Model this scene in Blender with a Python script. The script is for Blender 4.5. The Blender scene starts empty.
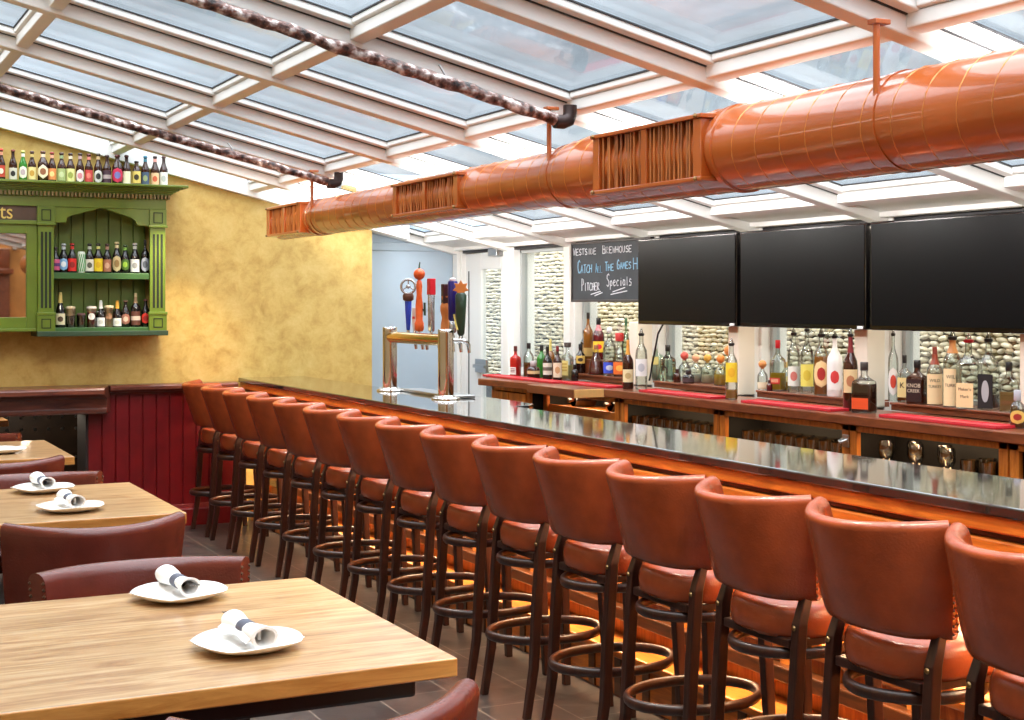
import bpy, bmesh, math, random
from mathutils import Vector, Matrix
random.seed(7)
PI = math.pi
SC = bpy.context.scene
COL = SC.collection

# ------------------------------------------------------------------ colour
def lin(c):
    c /= 255.0
    return c / 12.92 if c <= 0.04045 else ((c + 0.055) / 1.055) ** 2.4
def rgb(r, g, b):
    return (lin(r), lin(g), lin(b), 1.0)

# ------------------------------------------------------------------ camera model (1024 x 720)
F, CU, CV, H = 1431.0, 512.0, 303.0, 1.65
YAW = math.atan2(717.0, 1431.0)
SY, CY_ = math.sin(YAW), math.cos(YAW)
def ray(u):
    k = (u - CU) / F
    return SY + CY_ * k, CY_ - SY * k          # X, Y per unit of depth
def dX(u, X): return X / ray(u)[0]
def dY(u, Y): return Y / ray(u)[1]
def Y_on(u, X): a, b = ray(u); return X * b / a      # on a plane of constant X
def X_on(u, Y): a, b = ray(u); return Y * a / b      # on a plane of constant Y
def Z_X(u, v, X): return H - dX(u, X) * (v - CV) / F
def Z_Y(u, v, Y): return H - dY(u, Y) * (v - CV) / F

# ------------------------------------------------------------------ materials
MATS = {}
def _new(name):
    m = bpy.data.materials.new(name); m.use_nodes = True
    nt = m.node_tree; nt.nodes.clear()
    out = nt.nodes.new('ShaderNodeOutputMaterial')
    return m, nt, out
def _bsdf(nt, out):
    b = nt.nodes.new('ShaderNodeBsdfPrincipled'); nt.links.new(b.outputs[0], out.inputs[0]); return b
def plain(name, col, rough=0.5, metal=0.0, spec=0.5, coat=0.0, bump=0.0, bscale=60, vary=0.0, vscale=6, alpha=None):
    if name in MATS: return MATS[name]
    m, nt, out = _new(name); b = _bsdf(nt, out)
    b.inputs['Base Color'].default_value = col
    b.inputs['Roughness'].default_value = rough
    b.inputs['Metallic'].default_value = metal
    b.inputs['Specular IOR Level'].default_value = spec
    b.inputs['Coat Weight'].default_value = coat
    b.inputs['Coat Roughness'].default_value = 0.08
    if vary or bump:
        tc = nt.nodes.new('ShaderNodeTexCoord')
    if vary:
        n = nt.nodes.new('ShaderNodeTexNoise'); n.inputs['Scale'].default_value = vscale; n.inputs['Detail'].default_value = 6
        nt.links.new(tc.outputs['Object'], n.inputs['Vector'])
        r = nt.nodes.new('ShaderNodeMapRange'); r.inputs[1].default_value = .3; r.inputs[2].default_value = .7
        r.inputs[3].default_value = 1 - vary; r.inputs[4].default_value = 1 + vary
        nt.links.new(n.outputs[0], r.inputs[0])
        x = nt.nodes.new('ShaderNodeMix'); x.data_type = 'RGBA'; x.blend_type = 'MULTIPLY'; x.inputs[0].default_value = 1
        x.inputs[6].default_value = col
        c = nt.nodes.new('ShaderNodeCombineColor')
        for i in range(3): nt.links.new(r.outputs[0], c.inputs[i])
        nt.links.new(c.outputs[0], x.inputs[7]); nt.links.new(x.outputs[2], b.inputs['Base Color'])
    if bump:
        n2 = nt.nodes.new('ShaderNodeTexNoise'); n2.inputs['Scale'].default_value = bscale; n2.inputs['Detail'].default_value = 4
        nt.links.new(tc.outputs['Object'], n2.inputs['Vector'])
        bp = nt.nodes.new('ShaderNodeBump'); bp.inputs['Strength'].default_value = bump; bp.inputs['Distance'].default_value = .01
        nt.links.new(n2.outputs[0], bp.inputs['Height']); nt.links.new(bp.outputs[0], b.inputs['Normal'])
    MATS[name] = m
    return m
def wood(name, c1, c2, c3=None, scale=(1, 1, 1), rough=0.4, coat=0.0, grain=9.0, rot=(0, 0, 0), plank=None, spec=0.5):
    """grain runs along the axis whose scale is small; plank=(axis, width) adds board seams"""
    if name in MATS: return MATS[name]
    m, nt, out = _new(name); b = _bsdf(nt, out)
    tc = nt.nodes.new('ShaderNodeTexCoord'); mp = nt.nodes.new('ShaderNodeMapping')
    mp.inputs['Scale'].default_value = scale; mp.inputs['Rotation'].default_value = rot
    nt.links.new(tc.outputs['Object'], mp.inputs['Vector'])
    n = nt.nodes.new('ShaderNodeTexNoise'); n.inputs['Scale'].default_value = grain; n.inputs['Detail'].default_value = 8
    n.inputs['Roughness'].default_value = .65; n.inputs['Distortion'].default_value = 1.2
    nt.links.new(mp.outputs[0], n.inputs['Vector'])
    cr = nt.nodes.new('ShaderNodeValToRGB')
    cr.color_ramp.elements[0].position = .33; cr.color_ramp.elements[0].color = c1
    cr.color_ramp.elements[1].position = .68; cr.color_ramp.elements[1].color = c2
    if c3:
        e = cr.color_ramp.elements.new(.5); e.color = c3
    nt.links.new(n.outputs[0], cr.inputs[0])
    src = cr.outputs[0]
    if plank:
        ax, wd, tint = plank
        sp = nt.nodes.new('ShaderNodeSeparateXYZ'); nt.links.new(tc.outputs['Object'], sp.inputs[0])
        dv = nt.nodes.new('ShaderNodeMath'); dv.operation = 'DIVIDE'; dv.inputs[1].default_value = wd
        nt.links.new(sp.outputs[ax], dv.inputs[0])
        fl = nt.nodes.new('ShaderNodeMath'); fl.operation = 'FLOOR'; nt.links.new(dv.outputs[0], fl.inputs[0])
        wn = nt.nodes.new('ShaderNodeTexWhiteNoise'); wn.noise_dimensions = '1D'; nt.links.new(fl.outputs[0], wn.inputs['W'])
        mr = nt.nodes.new('ShaderNodeMapRange'); mr.inputs[3].default_value = 1 - tint; mr.inputs[4].default_value = 1 + tint * .6
        nt.links.new(wn.outputs['Value'], mr.inputs[0])
        fr = nt.nodes.new('ShaderNodeMath'); fr.operation = 'FRACT'; nt.links.new(dv.outputs[0], fr.inputs[0])
        lt = nt.nodes.new('ShaderNodeMath'); lt.operation = 'GREATER_THAN'; lt.inputs[1].default_value = .03; nt.links.new(fr.outputs[0], lt.inputs[0])
        m2 = nt.nodes.new('ShaderNodeMapRange'); m2.inputs[3].default_value = .72; m2.inputs[4].default_value = 1; nt.links.new(lt.outputs[0], m2.inputs[0])
        mu = nt.nodes.new('ShaderNodeMath'); mu.operation = 'MULTIPLY'; nt.links.new(mr.outputs[0], mu.inputs[0]); nt.links.new(m2.outputs[0], mu.inputs[1])
        cc = nt.nodes.new('ShaderNodeCombineColor')
        for i in range(3): nt.links.new(mu.outputs[0], cc.inputs[i])
        x = nt.nodes.new('ShaderNodeMix'); x.data_type = 'RGBA'; x.blend_type = 'MULTIPLY'; x.inputs[0].default_value = 1
        nt.links.new(src, x.inputs[6]); nt.links.new(cc.outputs[0], x.inputs[7]); src = x.outputs[2]
    nt.links.new(src, b.inputs['Base Color'])
    b.inputs['Roughness'].default_value = rough; b.inputs['Coat Weight'].default_value = coat; b.inputs['Coat Roughness'].default_value = .12
    b.inputs['Specular IOR Level'].default_value = spec
    bp = nt.nodes.new('ShaderNodeBump'); bp.inputs['Strength'].default_value = .12; bp.inputs['Distance'].default_value = .004
    nt.links.new(n.outputs[0], bp.inputs['Height']); nt.links.new(bp.outputs[0], b.inputs['Normal'])
    MATS[name] = m
    return m
def clear(name, tint, refl=0.12, rough=0.03):
    """thin glass: tinted see-through plus a Fresnel-weighted mirror"""
    if name in MATS: return MATS[name]
    m, nt, out = _new(name)
    t = nt.nodes.new('ShaderNodeBsdfTransparent'); t.inputs[0].default_value = tint
    g = nt.nodes.new('ShaderNodeBsdfGlossy'); g.inputs['Roughness'].default_value = rough
    lw = nt.nodes.new('ShaderNodeLayerWeight'); lw.inputs[0].default_value = .35
    mr = nt.nodes.new('ShaderNodeMapRange'); mr.inputs[3].default_value = refl * .35; mr.inputs[4].default_value = min(1, refl * 5)
    nt.links.new(lw.outputs['Fresnel'], mr.inputs[0])
    mx = nt.nodes.new('ShaderNodeMixShader'); nt.links.new(mr.outputs[0], mx.inputs[0])
    nt.links.new(t.outputs[0], mx.inputs[1]); nt.links.new(g.outputs[0], mx.inputs[2]); nt.links.new(mx.outputs[0], out.inputs[0])
    MATS[name] = m
    return m

# ------------------------------------------------------------------ mesh builder
class MB:
    def __init__(self): self.v = []; self.f = []
    def add(self, vs, fs, M=None):
        o = len(self.v)
        for p in vs:
            p = Vector(p)
            self.v.append(tuple(M @ p if M else p))
        for f in fs: self.f.append(tuple(i + o for i in f))
        return self
    def box(self, x0, x1, y0, y1, z0, z1, M=None):
        if x0 > x1: x0, x1 = x1, x0
        if y0 > y1: y0, y1 = y1, y0
        if z0 > z1: z0, z1 = z1, z0
        return self.add([(x0, y0, z0), (x1, y0, z0), (x1, y1, z0), (x0, y1, z0), (x0, y0, z1), (x1, y0, z1), (x1, y1, z1), (x0, y1, z1)],
                        [(0, 3, 2, 1), (4, 5, 6, 7), (0, 1, 5, 4), (1, 2, 6, 5), (2, 3, 7, 6), (3, 0, 4, 7)], M)
    def prism(self, poly, axis, a, b, M=None):
        """extrude a 2-D polygon; axis 'x': poly=(y,z); 'y': (x,z); 'z': (x,y)"""
        n = len(poly)
        ar = sum(poly[i][0] * poly[(i + 1) % n][1] - poly[(i + 1) % n][0] * poly[i][1] for i in range(n))
        if ar < 0: poly = poly[::-1]
        def P(p, t):
            return {'x': (t, p[0], p[1]), 'y': (p[0], t, p[1]), 'z': (p[0], p[1], t)}[axis]
        vs = [P(p, a) for p in poly] + [P(p, b) for p in poly]
        fs = [tuple(range(n - 1, -1, -1)), tuple(range(n, 2 * n))] + [(i, (i + 1) % n, n + (i + 1) % n, n + i) for i in range(n)]
        flip = (b < a) != (axis == 'y')
        if flip: fs = [f[::-1] for f in fs]
        return self.add(vs, fs, M)
    def lathe(self, prof, c=(0, 0, 0), n=16, M=None, ang=None):
        """prof: list of (r, z) bottom to top, about z through c"""
        vs = []; fs = []
        full = ang is None
        a0, a1 = (0, 2 * PI) if full else ang
        m = n if full else n + 1
        for r, z in prof:
            for i in range(m):
                a = a0 + (a1 - a0) * i / n
                vs.append((c[0] + r * math.cos(a), c[1] + r * math.sin(a), c[2] + z))
        for j in range(len(prof) - 1):
            for i in range(n):
                k = (i + 1) % m if full else i + 1
                fs.append((j * m + i, j * m + k, (j + 1) * m + k, (j + 1) * m + i))
        if full:
            if prof[0][0] > 1e-5: fs.append(tuple(range(n - 1, -1, -1)))
            if prof[-1][0] > 1e-5: fs.append(tuple((len(prof) - 1) * m + i for i in range(n)))
        return self.add(vs, fs, M)
    def tube(self, pts, r, n=8, closed=False, ry=None, caps=True):
        """sweep an ellipse (r across, ry vertical-ish) along pts"""
        pts = [Vector(p) for p in pts]; N = len(pts)
        vs = []; fs = []
        prev = None
        for i, p in enumerate(pts):
            if closed: t = pts[(i + 1) % N] - pts[i - 1]
            else: t = pts[min(i + 1, N - 1)] - pts[max(i - 1, 0)]
            t.normalize()
            if prev is None:
                up = Vector((0, 0, 1)) if abs(t.z) < .9 else Vector((1, 0, 0))
                s = t.cross(up).normalized()
            else:
                s = (prev - t * prev.dot(t)).normalized()
            prev = s
            w = s.cross(t).normalized()
            rr = r[i] if isinstance(r, (list, tuple)) else r
            r2 = rr if ry is None else (ry[i] if isinstance(ry, (list, tuple)) else ry)
            for k in range(n):
                a = 2 * PI * k / n
                vs.append(p + s * (rr * math.cos(a)) + w * (r2 * math.sin(a)))
        for i in range(N if closed else N - 1):
            j = (i + 1) % N
            for k in range(n):
                k2 = (k + 1) % n
                fs.append((i * n + k, j * n + k, j * n + k2, i * n + k2))
        if not closed and caps:
            fs.append(tuple(range(n))); fs.append(tuple((N - 1) * n + k for k in range(n - 1, -1, -1)))
        return self.add(vs, [f[::-1] for f in fs])
    def sweep(self, rings, close_ends=True):
        """rings: equal-length loops of points"""
        n = len(rings[0]); vs = [p for r in rings for p in r]; fs = []
        for i in range(len(rings) - 1):
            for k in range(n):
                k2 = (k + 1) % n
                fs.append((i * n + k, i * n + k2, (i + 1) * n + k2, (i + 1) * n + k))
        if close_ends:
            fs.append(tuple(range(n - 1, -1, -1))); fs.append(tuple((len(rings) - 1) * n + k for k in range(n)))
        return self.add(vs, fs)
    def build(self, name, mat, parent=None, smooth=None, bevel=None, fix=True, loc=None, seg=2):
        me = bpy.data.meshes.new(name)
        me.from_pydata(self.v, [], self.f); me.update()
        if fix:
            bm = bmesh.new(); bm.from_mesh(me); bmesh.ops.recalc_face_normals(bm, faces=bm.faces); bm.to_mesh(me); bm.free()
        me.materials.append(mat)
        if smooth is not None:
            me.polygons.foreach_set('use_smooth', [True] * len(me.polygons))
            me.set_sharp_from_angle(angle=math.radians(smooth))
        o = bpy.data.objects.new(name, me); COL.objects.link(o)
        if parent is not None: o.parent = parent
        if loc is not None: o.location = loc
        if bevel:
            bv = o.modifiers.new('edge', 'BEVEL'); bv.width = bevel; bv.segments = seg; bv.limit_method = 'ANGLE'; bv.angle_limit = math.radians(40)
        return o
def rrect(w, h, r, n=5, cx=0, cy=0):
    """rounded rectangle loop, counter-clockwise"""
    r = min(r, w / 2 - 1e-4, h / 2 - 1e-4); P = []
    for (sx, sy, a) in ((1, -1, -90), (1, 1, 0), (-1, 1, 90), (-1, -1, 180)):
        for i in range(n + 1):
            t = math.radians(a + 90 * i / n)
            P.append((cx + sx * (w / 2 - r) + r * math.cos(t), cy + sy * (h / 2 - r) + r * math.sin(t)))
    return P

def tag(o, label, cat, group=None):
    o['label'] = label; o['category'] = cat
    if group: o['group'] = group
    return o
def thing(name, label, cat, loc=(0, 0, 0), rz=0.0, group=None):
    o = bpy.data.objects.new(name, None); COL.objects.link(o); o.empty_display_size = .05
    o.location = loc; o.rotation_euler = (0, 0, rz)
    return tag(o, label, cat, group)
def struct(o): o['kind'] = 'structure'; return o
def copy_tree(o, parent=None):
    c = o.copy(); COL.objects.link(c)
    if parent is not None: c.parent = parent
    for ch in list(o.children): copy_tree(ch, c)
    return c
def text_mesh(s, size, align='CENTER'):
    cu = bpy.data.curves.new('lettering', 'FONT'); cu.body = s; cu.size = size; cu.align_x = align; cu.align_y = 'CENTER'; cu.extrude = size * .02
    ob = bpy.data.objects.new('lettering', cu); COL.objects.link(ob)
    bpy.context.view_layer.update()
    me = bpy.data.meshes.new_from_object(ob.evaluated_get(bpy.context.evaluated_depsgraph_get()))
    vs = [tuple(v.co) for v in me.vertices]; fs = [tuple(p.vertices) for p in me.polygons]
    bpy.data.objects.remove(ob); bpy.data.curves.remove(cu); bpy.data.meshes.remove(me)
    return vs, fs

# ------------------------------------------------------------------ palette
M_white = plain('white_painted_metal', rgb(236, 236, 233), .38, spec=.5, vary=.05, vscale=3)
M_cream = plain('cream_painted_post', rgb(232, 222, 205), .45)
M_door = plain('white_door_paint', rgb(238, 240, 240), .35)
M_gasket = plain('dark_rubber_gasket', rgb(45, 45, 48), .6)
M_leather = plain('chestnut_leather', rgb(140, 62, 30), .27, spec=.5, bump=.12, bscale=140, vary=.2, vscale=9)
M_leather2 = plain('oxblood_leather', rgb(98, 40, 30), .27, spec=.55, bump=.12, bscale=140, vary=.16, vscale=9)
M_darkwood = wood('espresso_wood', rgb(30, 13, 9), rgb(58, 27, 17), scale=(6, 6, .8), rough=.34, grain=6)
M_brass = plain('antique_brass', rgb(150, 120, 80), .3, metal=1)
M_nail = plain('dark_bronze_nail', rgb(84, 58, 40), .35, metal=.7)
M_chrome = plain('polished_steel', rgb(225, 222, 218), .07, metal=1)
M_steel = plain('brushed_steel', rgb(190, 190, 190), .28, metal=1)
M_black = plain('black_satin_metal', rgb(16, 15, 16), .4)
M_granite = plain('black_granite', rgb(26, 26, 26), .06, spec=.9, coat=.6, vary=.5, vscale=220)
M_barwood = wood('amber_bar_wood', rgb(150, 78, 22), rgb(214, 128, 48), rgb(186, 102, 34), scale=(5, .7, 5), rough=.35, coat=.25, grain=4)
M_barpanel = wood('amber_panel_wood', rgb(168, 92, 28), rgb(226, 146, 60), rgb(200, 118, 42), scale=(4, 4, 1), rough=.38, coat=.2, grain=4, rot=(.7, 0, 0))
M_barwood_v = wood('amber_upright_wood', rgb(150, 78, 22), rgb(218, 134, 52), rgb(190, 106, 36), scale=(5, 5, .7), rough=.38, coat=.2, grain=4)
M_bartrim = wood('dark_bar_trim', rgb(46, 24, 12), rgb(92, 48, 20), scale=(5, .7, 5), rough=.3, coat=.3, grain=4)
M_counter = wood('brown_counter_wood', rgb(96, 46, 26), rgb(142, 76, 44), scale=(5, .7, 5), rough=.3, coat=.4, grain=4)
M_pine = wood('pine_tabletop', rgb(140, 94, 54), rgb(204, 174, 134), rgb(182, 142, 98), scale=(.55, 5, 5), rough=.3, coat=.35, grain=4.5, plank=(1, .196, .10))
M_pine_edge = wood('pine_edge', rgb(160, 98, 38), rgb(206, 146, 74), scale=(.6, 4, 6), rough=.35, coat=.3, grain=5)
M_red_mat = plain('red_rubber_mat', rgb(205, 36, 52), .35, bump=.2, bscale=220)
M_tv = plain('black_screen', rgb(13, 13, 14), .3, spec=.08)
M_bezel = plain('gloss_black_bezel', rgb(8, 7, 8), .12, spec=.6)
M_ivory = plain('white_glaze', rgb(244, 242, 238), .16, spec=.5)
M_paper = plain('white_paper_napkin', rgb(246, 245, 242), .85)
M_greyband = plain('grey_paper_band', rgb(92, 96, 110), .7)
M_duct = plain('copper_painted_duct', rgb(172, 84, 30), .3, metal=0, spec=.5, coat=.9, vary=.10, vscale=3)
M_ductseam = plain('copper_seam', rgb(206, 132, 74), .3, metal=.4)
M_louver = wood('louver_wood', rgb(120, 62, 26), rgb(196, 118, 56), scale=(4, 4, .5), rough=.45, grain=5)
M_ductdark = plain('duct_inside', rgb(38, 22, 14), .8)
M_green = plain('green_cabinet_paint', rgb(96, 116, 34), .38, spec=.45, vary=.14, vscale=7)
M_green_d = plain('deep_green_paint', rgb(54, 92, 44), .45, vary=.14, vscale=9)
M_groove = plain('shadow_groove', rgb(26, 34, 16), .8)
M_signwood = plain('sign_board_brown', rgb(74, 52, 38), .5, vary=.2, vscale=12)
M_gold = plain('gold_leaf_letters', rgb(214, 188, 96), .4)
M_mirror = plain('mirror_silver', rgb(225, 215, 205), .02, metal=1)
M_redboard = plain('crimson_beadboard_paint', rgb(112, 14, 20), .35, vary=.18, vscale=8)
M_rail = wood('mahogany_rail', rgb(70, 32, 24), rgb(128, 68, 50), scale=(.6, 5, 5), rough=.3, coat=.3, grain=4)
M_bluewall = plain('pale_blue_paint', rgb(178, 196, 212), .6, vary=.03, vscale=4)
M_chalk_b = plain('slate_blackboard', rgb(50, 54, 58), .7, vary=.22, vscale=7)
M_chalk = plain('white_chalk', rgb(214, 216, 220), .9)
M_chalk2 = plain('blue_chalk', rgb(150, 196, 222), .9)
M_pipe = None

def yellow_plaster():
    m, nt, out = _new('ochre_plaster'); b = _bsdf(nt, out)
    tc = nt.nodes.new('ShaderNodeTexCoord')
    n = nt.nodes.new('ShaderNodeTexNoise'); n.inputs['Scale'].default_value = 6.5; n.inputs['Detail'].default_value = 10; n.inputs['Roughness'].default_value = .72; n.inputs['Distortion'].default_value = .25
    nt.links.new(tc.outputs['Object'], n.inputs['Vector'])
    cr = nt.nodes.new('ShaderNodeValToRGB'); e = cr.color_ramp.elements
    e[0].position = .30; e[0].color = rgb(170, 134, 62); e[1].position = .70; e[1].color = rgb(210, 182, 112)
    k = e.new(.5); k.color = rgb(196, 164, 90)
    nt.links.new(n.outputs[0], cr.inputs[0]); nt.links.new(cr.outputs[0], b.inputs['Base Color'])
    b.inputs['Roughness'].default_value = .62
    bp = nt.nodes.new('ShaderNodeBump'); bp.inputs['Strength'].default_value = .15; bp.inputs['Distance'].default_value = .01
    nt.links.new(n.outputs[0], bp.inputs['Height']); nt.links.new(bp.outputs[0], b.inputs['Normal'])
    return m
M_yellow = yellow_plaster()
def floor_slate():
    m, nt, out = _new('slate_floor_tiles'); b = _bsdf(nt, out)
    tc = nt.nodes.new('ShaderNodeTexCoord'); mp = nt.nodes.new('ShaderNodeMapping'); mp.inputs['Rotation'].default_value = (0, 0, PI / 2)
    nt.links.new(tc.outputs['Object'], mp.inputs['Vector'])
    br = nt.nodes.new('ShaderNodeTexBrick'); br.inputs['Scale'].default_value = 1
    br.inputs['Brick Width'].default_value = .62; br.inputs['Row Height'].default_value = .31; br.inputs['Mortar Size'].default_value = .004
    br.inputs['Color1'].default_value = rgb(52, 48, 48); br.inputs['Color2'].default_value = rgb(66, 61, 60); br.inputs['Mortar'].default_value = rgb(118, 110, 102)
    nt.links.new(mp.outputs[0], br.inputs['Vector'])
    n = nt.nodes.new('ShaderNodeTexNoise'); n.inputs['Scale'].default_value = 5; n.inputs['Detail'].default_value = 8; n.inputs['Distortion'].default_value = 1.5
    nt.links.new(tc.outputs['Object'], n.inputs['Vector'])
    cr = nt.nodes.new('ShaderNodeValToRGB'); cr.color_ramp.elements[0].position = .3; cr.color_ramp.elements[0].color = (.5, .5, .52, 1)
    cr.color_ramp.elements[1].position = .7; cr.color_ramp.elements[1].color = (1.25, 1.2, 1.15, 1)
    nt.links.new(n.outputs[0], cr.inputs[0])
    x = nt.nodes.new('ShaderNodeMix'); x.data_type = 'RGBA'; x.blend_type = 'MULTIPLY'; x.inputs[0].default_value = 1
    nt.links.new(br.outputs[0], x.inputs[6]); nt.links.new(cr.outputs[0], x.inputs[7]); nt.links.new(x.outputs[2], b.inputs['Base Color'])
    b.inputs['Roughness'].default_value = .3
    bp = nt.nodes.new('ShaderNodeBump'); bp.inputs['Strength'].default_value = .25; bp.inputs['Distance'].default_value = .006
    nt.links.new(n.outputs[0], bp.inputs['Height']); nt.links.new(bp.outputs[0], b.inputs['Normal'])
    return m
M_floor = floor_slate()
def pebble_mat():
    m, nt, out = _new('river_pebbles'); b = _bsdf(nt, out)
    g = nt.nodes.new('ShaderNodeNewGeometry')
    cr = nt.nodes.new('ShaderNodeValToRGB'); e = cr.color_ramp.elements
    e[0].position = 0; e[0].color = rgb(196, 184, 158); e[1].position = 1; e[1].color = rgb(236, 230, 214)
    for p, c in ((.25, rgb(238, 228, 206)), (.5, rgb(224, 216, 200)), (.75, rgb(240, 226, 196))):
        k = e.new(p); k.color = c
    nt.links.new(g.outputs['Random Per Island'], cr.inputs[0]); nt.links.new(cr.outputs[0], b.inputs['Base Color'])
    b.inputs['Roughness'].default_value = .4
    return m
M_pebble = pebble_mat()
M_mortar = plain('dark_mortar', rgb(58, 54, 50), .9)
def foil_mat():
    m, nt, out = _new('crinkled_pipe_wrap'); b = _bsdf(nt, out)
    tc = nt.nodes.new('ShaderNodeTexCoord'); n = nt.nodes.new('ShaderNodeTexNoise'); n.inputs['Scale'].default_value = 24; n.inputs['Detail'].default_value = 7
    nt.links.new(tc.outputs['Object'], n.inputs['Vector'])
    cr = nt.nodes.new('ShaderNodeValToRGB'); e = cr.color_ramp.elements
    e[0].position = .36; e[0].color = rgb(34, 26, 26); e[1].position = .68; e[1].color = rgb(214, 204, 200)
    k = e.new(.5); k.color = rgb(104, 74, 66)
    nt.links.new(n.outputs[0], cr.inputs[0]); nt.links.new(cr.outputs[0], b.inputs['Base Color'])
    b.inputs['Roughness'].default_value = .3; b.inputs['Metallic'].default_value = .4
    bp = nt.nodes.new('ShaderNodeBump'); bp.inputs['Strength'].default_value = .8; bp.inputs['Distance'].default_value = .02
    nt.links.new(n.outputs[0], bp.inputs['Height']); nt.links.new(bp.outputs[0], b.inputs['Normal'])
    return m
M_pipe = foil_mat()
M_roofglass = clear('skylight_glass', (.93, .96, .98, 1), .05, .02)
M_winglass = clear('window_glass', (.94, .97, .97, 1), .06, .02)
M_bottleglass = clear('clear_bottle_glass', (.90, .95, .93, 1), .16, .03)
M_drinkglass = clear('tumbler_glass', (.93, .89, .80, 1), .5, .05)

# ================================================================== ROOM SHELL
YW = 10.6           # face of the ochre wall
WX = 4.95           # inner plane of the window wall
def roof_z(X): return 2.035 + .235 * (4.95 - X)     # underside of the rafters
XL, YB = -2.0, -3.0
struct(MB().box(XL, 5.2, YB, 13.0, -.1, 0).build('floor', M_floor))
# back wall: ochre upper part, red beadboard below on the right, nook opening on the left
XN = X_on(88, YW)
XR = X_on(372, YW)
bw = MB()
bw.prism([(XN, 0), (XN, .86), (XL - .1, .86), (XL - .1, roof_z(XL) + .3), (XR, roof_z(XR) + .22), (XR, 0)], 'y', YW, YW + .3)
struct(bw.build('wall_back', M_yellow))
ZR = 1.04
rb = MB()
x = XN
while x < 3.0:
    w = min(.098, 3.0 - x)
    rb.box(x, x + w - .008, YW - .018, YW + .002, .0, ZR - .03)
    rb.box(x + w - .008, x + w, YW - .010, YW + .002, .0, ZR - .03)
    x += .098
struct(rb.build('trim_1', M_redboard, bevel=.004))
struct(MB().prism([(YW - .045, 0), (YW, 0), (YW, .16), (YW - .02, .16), (YW - .03, .13), (YW - .045, .12)], 'x', XN, 3.0).build('baseboard_back', M_redboard, bevel=.003))
# chair rail (right) and deeper drinks ledge (left), mitred at 45 degrees
def ledge_prof(d, yw=YW):
    return [(yw, .985), (yw - .03, .985), (yw - .045, 1.0), (yw - d * .75, 1.005), (yw - d, 1.02), (yw - d, 1.045), (yw - d + .012, 1.055), (yw, 1.06)]
ra = [(XN + .14, y, z) for y, z in ledge_prof(.10)]
rbq = [(2.97, y, z) for y, z in ledge_prof(.10)]
struct(MB().sweep([ra, rbq]).build('trim_2', M_rail, bevel=.003))
L0 = [(YW, .86), (YW - .16, .86), (YW - .17, .875), (YW - .17, .895), (YW - .15, .90), (YW - .16, .97), (YW - .24, .99), (YW - .27, 1.005), (YW - .27, 1.035), (YW - .255, 1.05), (YW, 1.06)]
def mit(x, prof, k): return [(x - k * (YW - y), y, z) for y, z in prof]
struct(MB().sweep([[(XL, y, z) for y, z in L0], [(XN + .16 - .35 * (YW - y), y, z) for y, z in L0]]).build('trim_3', M_rail, bevel=.003))
# nook behind the ledge
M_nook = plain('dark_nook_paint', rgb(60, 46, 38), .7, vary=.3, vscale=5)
struct(MB().box(XL, XN + .5, 12.6, 12.7, 0, 1.2).build('wall_nook', M_nook))
struct(MB().box(XN + .35, XN + .45, YW + .3, 12.6, 0, 1.2).build('wall_nook_side', M_nook))
struct(MB().box(XL, XN + .45, YW + .3, 12.7, 1.0, 1.1).build('ceiling_nook', M_nook))
M_booth = plain('dark_brown_hide', rgb(58, 42, 30), .45, bump=.15, bscale=50, vary=.35, vscale=5)
struct(MB().box(XN - .02, XN, YW - .018, YW + .32, 0, .86).build('trim_nook_jamb', plain('dark_nook_jamb', rgb(40, 22, 18), .7)))
# pale blue end wall beyond the ochre wall
YBL = 10.88
struct(MB().box(XR - .02, 5.2, YBL, YBL + .1, 0, 2.7).build('wall_blue', M_bluewall))
struct(MB().box(XR - .12, XR, YW + .3, YBL + .1, 0, 2.6).build('wall_blue_return', M_yellow))
zt = Z_Y(410, 247, YBL)
struct(MB().prism([(YBL, zt - .035), (YBL - .018, zt - .03), (YBL - .03, zt + .0), (YBL - .045, zt + .03), (YBL, zt + .035)], 'x', XR, WX).build('trim_4', M_bluewall, bevel=.002))
# left and rear walls (out of frame; they close the room)
M_plaster = plain('warm_plaster', rgb(222, 196, 150), .7, vary=.08, vscale=3)
M_brown = plain('brown_panelling', rgb(112, 64, 38), .5, vary=.2, vscale=5)
struct(MB().box(XL - .1, XL, YB, 12.7, 0, 3.8).build('wall_left', M_plaster))
struct(MB().prism([(XL, 0), (5.2, 0), (5.2, roof_z(5.2) + .2), (XL, roof_z(XL) + .2)], 'y', YB - .1, YB).build('wall_rear', plain('amber_plaster', rgb(190, 128, 62), .6, vary=.2, vscale=4)))
pp = MB().box(2.75, 3.0, YB + .02, YB + .27, 0, 2.5); pp.box(2.70, 3.05, YB, YB + .32, 2.1, 2.18)
struct(pp.build('trim_rear_post', M_counter, bevel=.01))
ss = MB().box(2.2, 4.4, YB, YB + .4, 1.3, 1.36); ss.box(2.25, 4.35, YB, YB + .35, 0, 1.3)
struct(ss.build('trim_rear_shelf', M_counter, bevel=.01))

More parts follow.
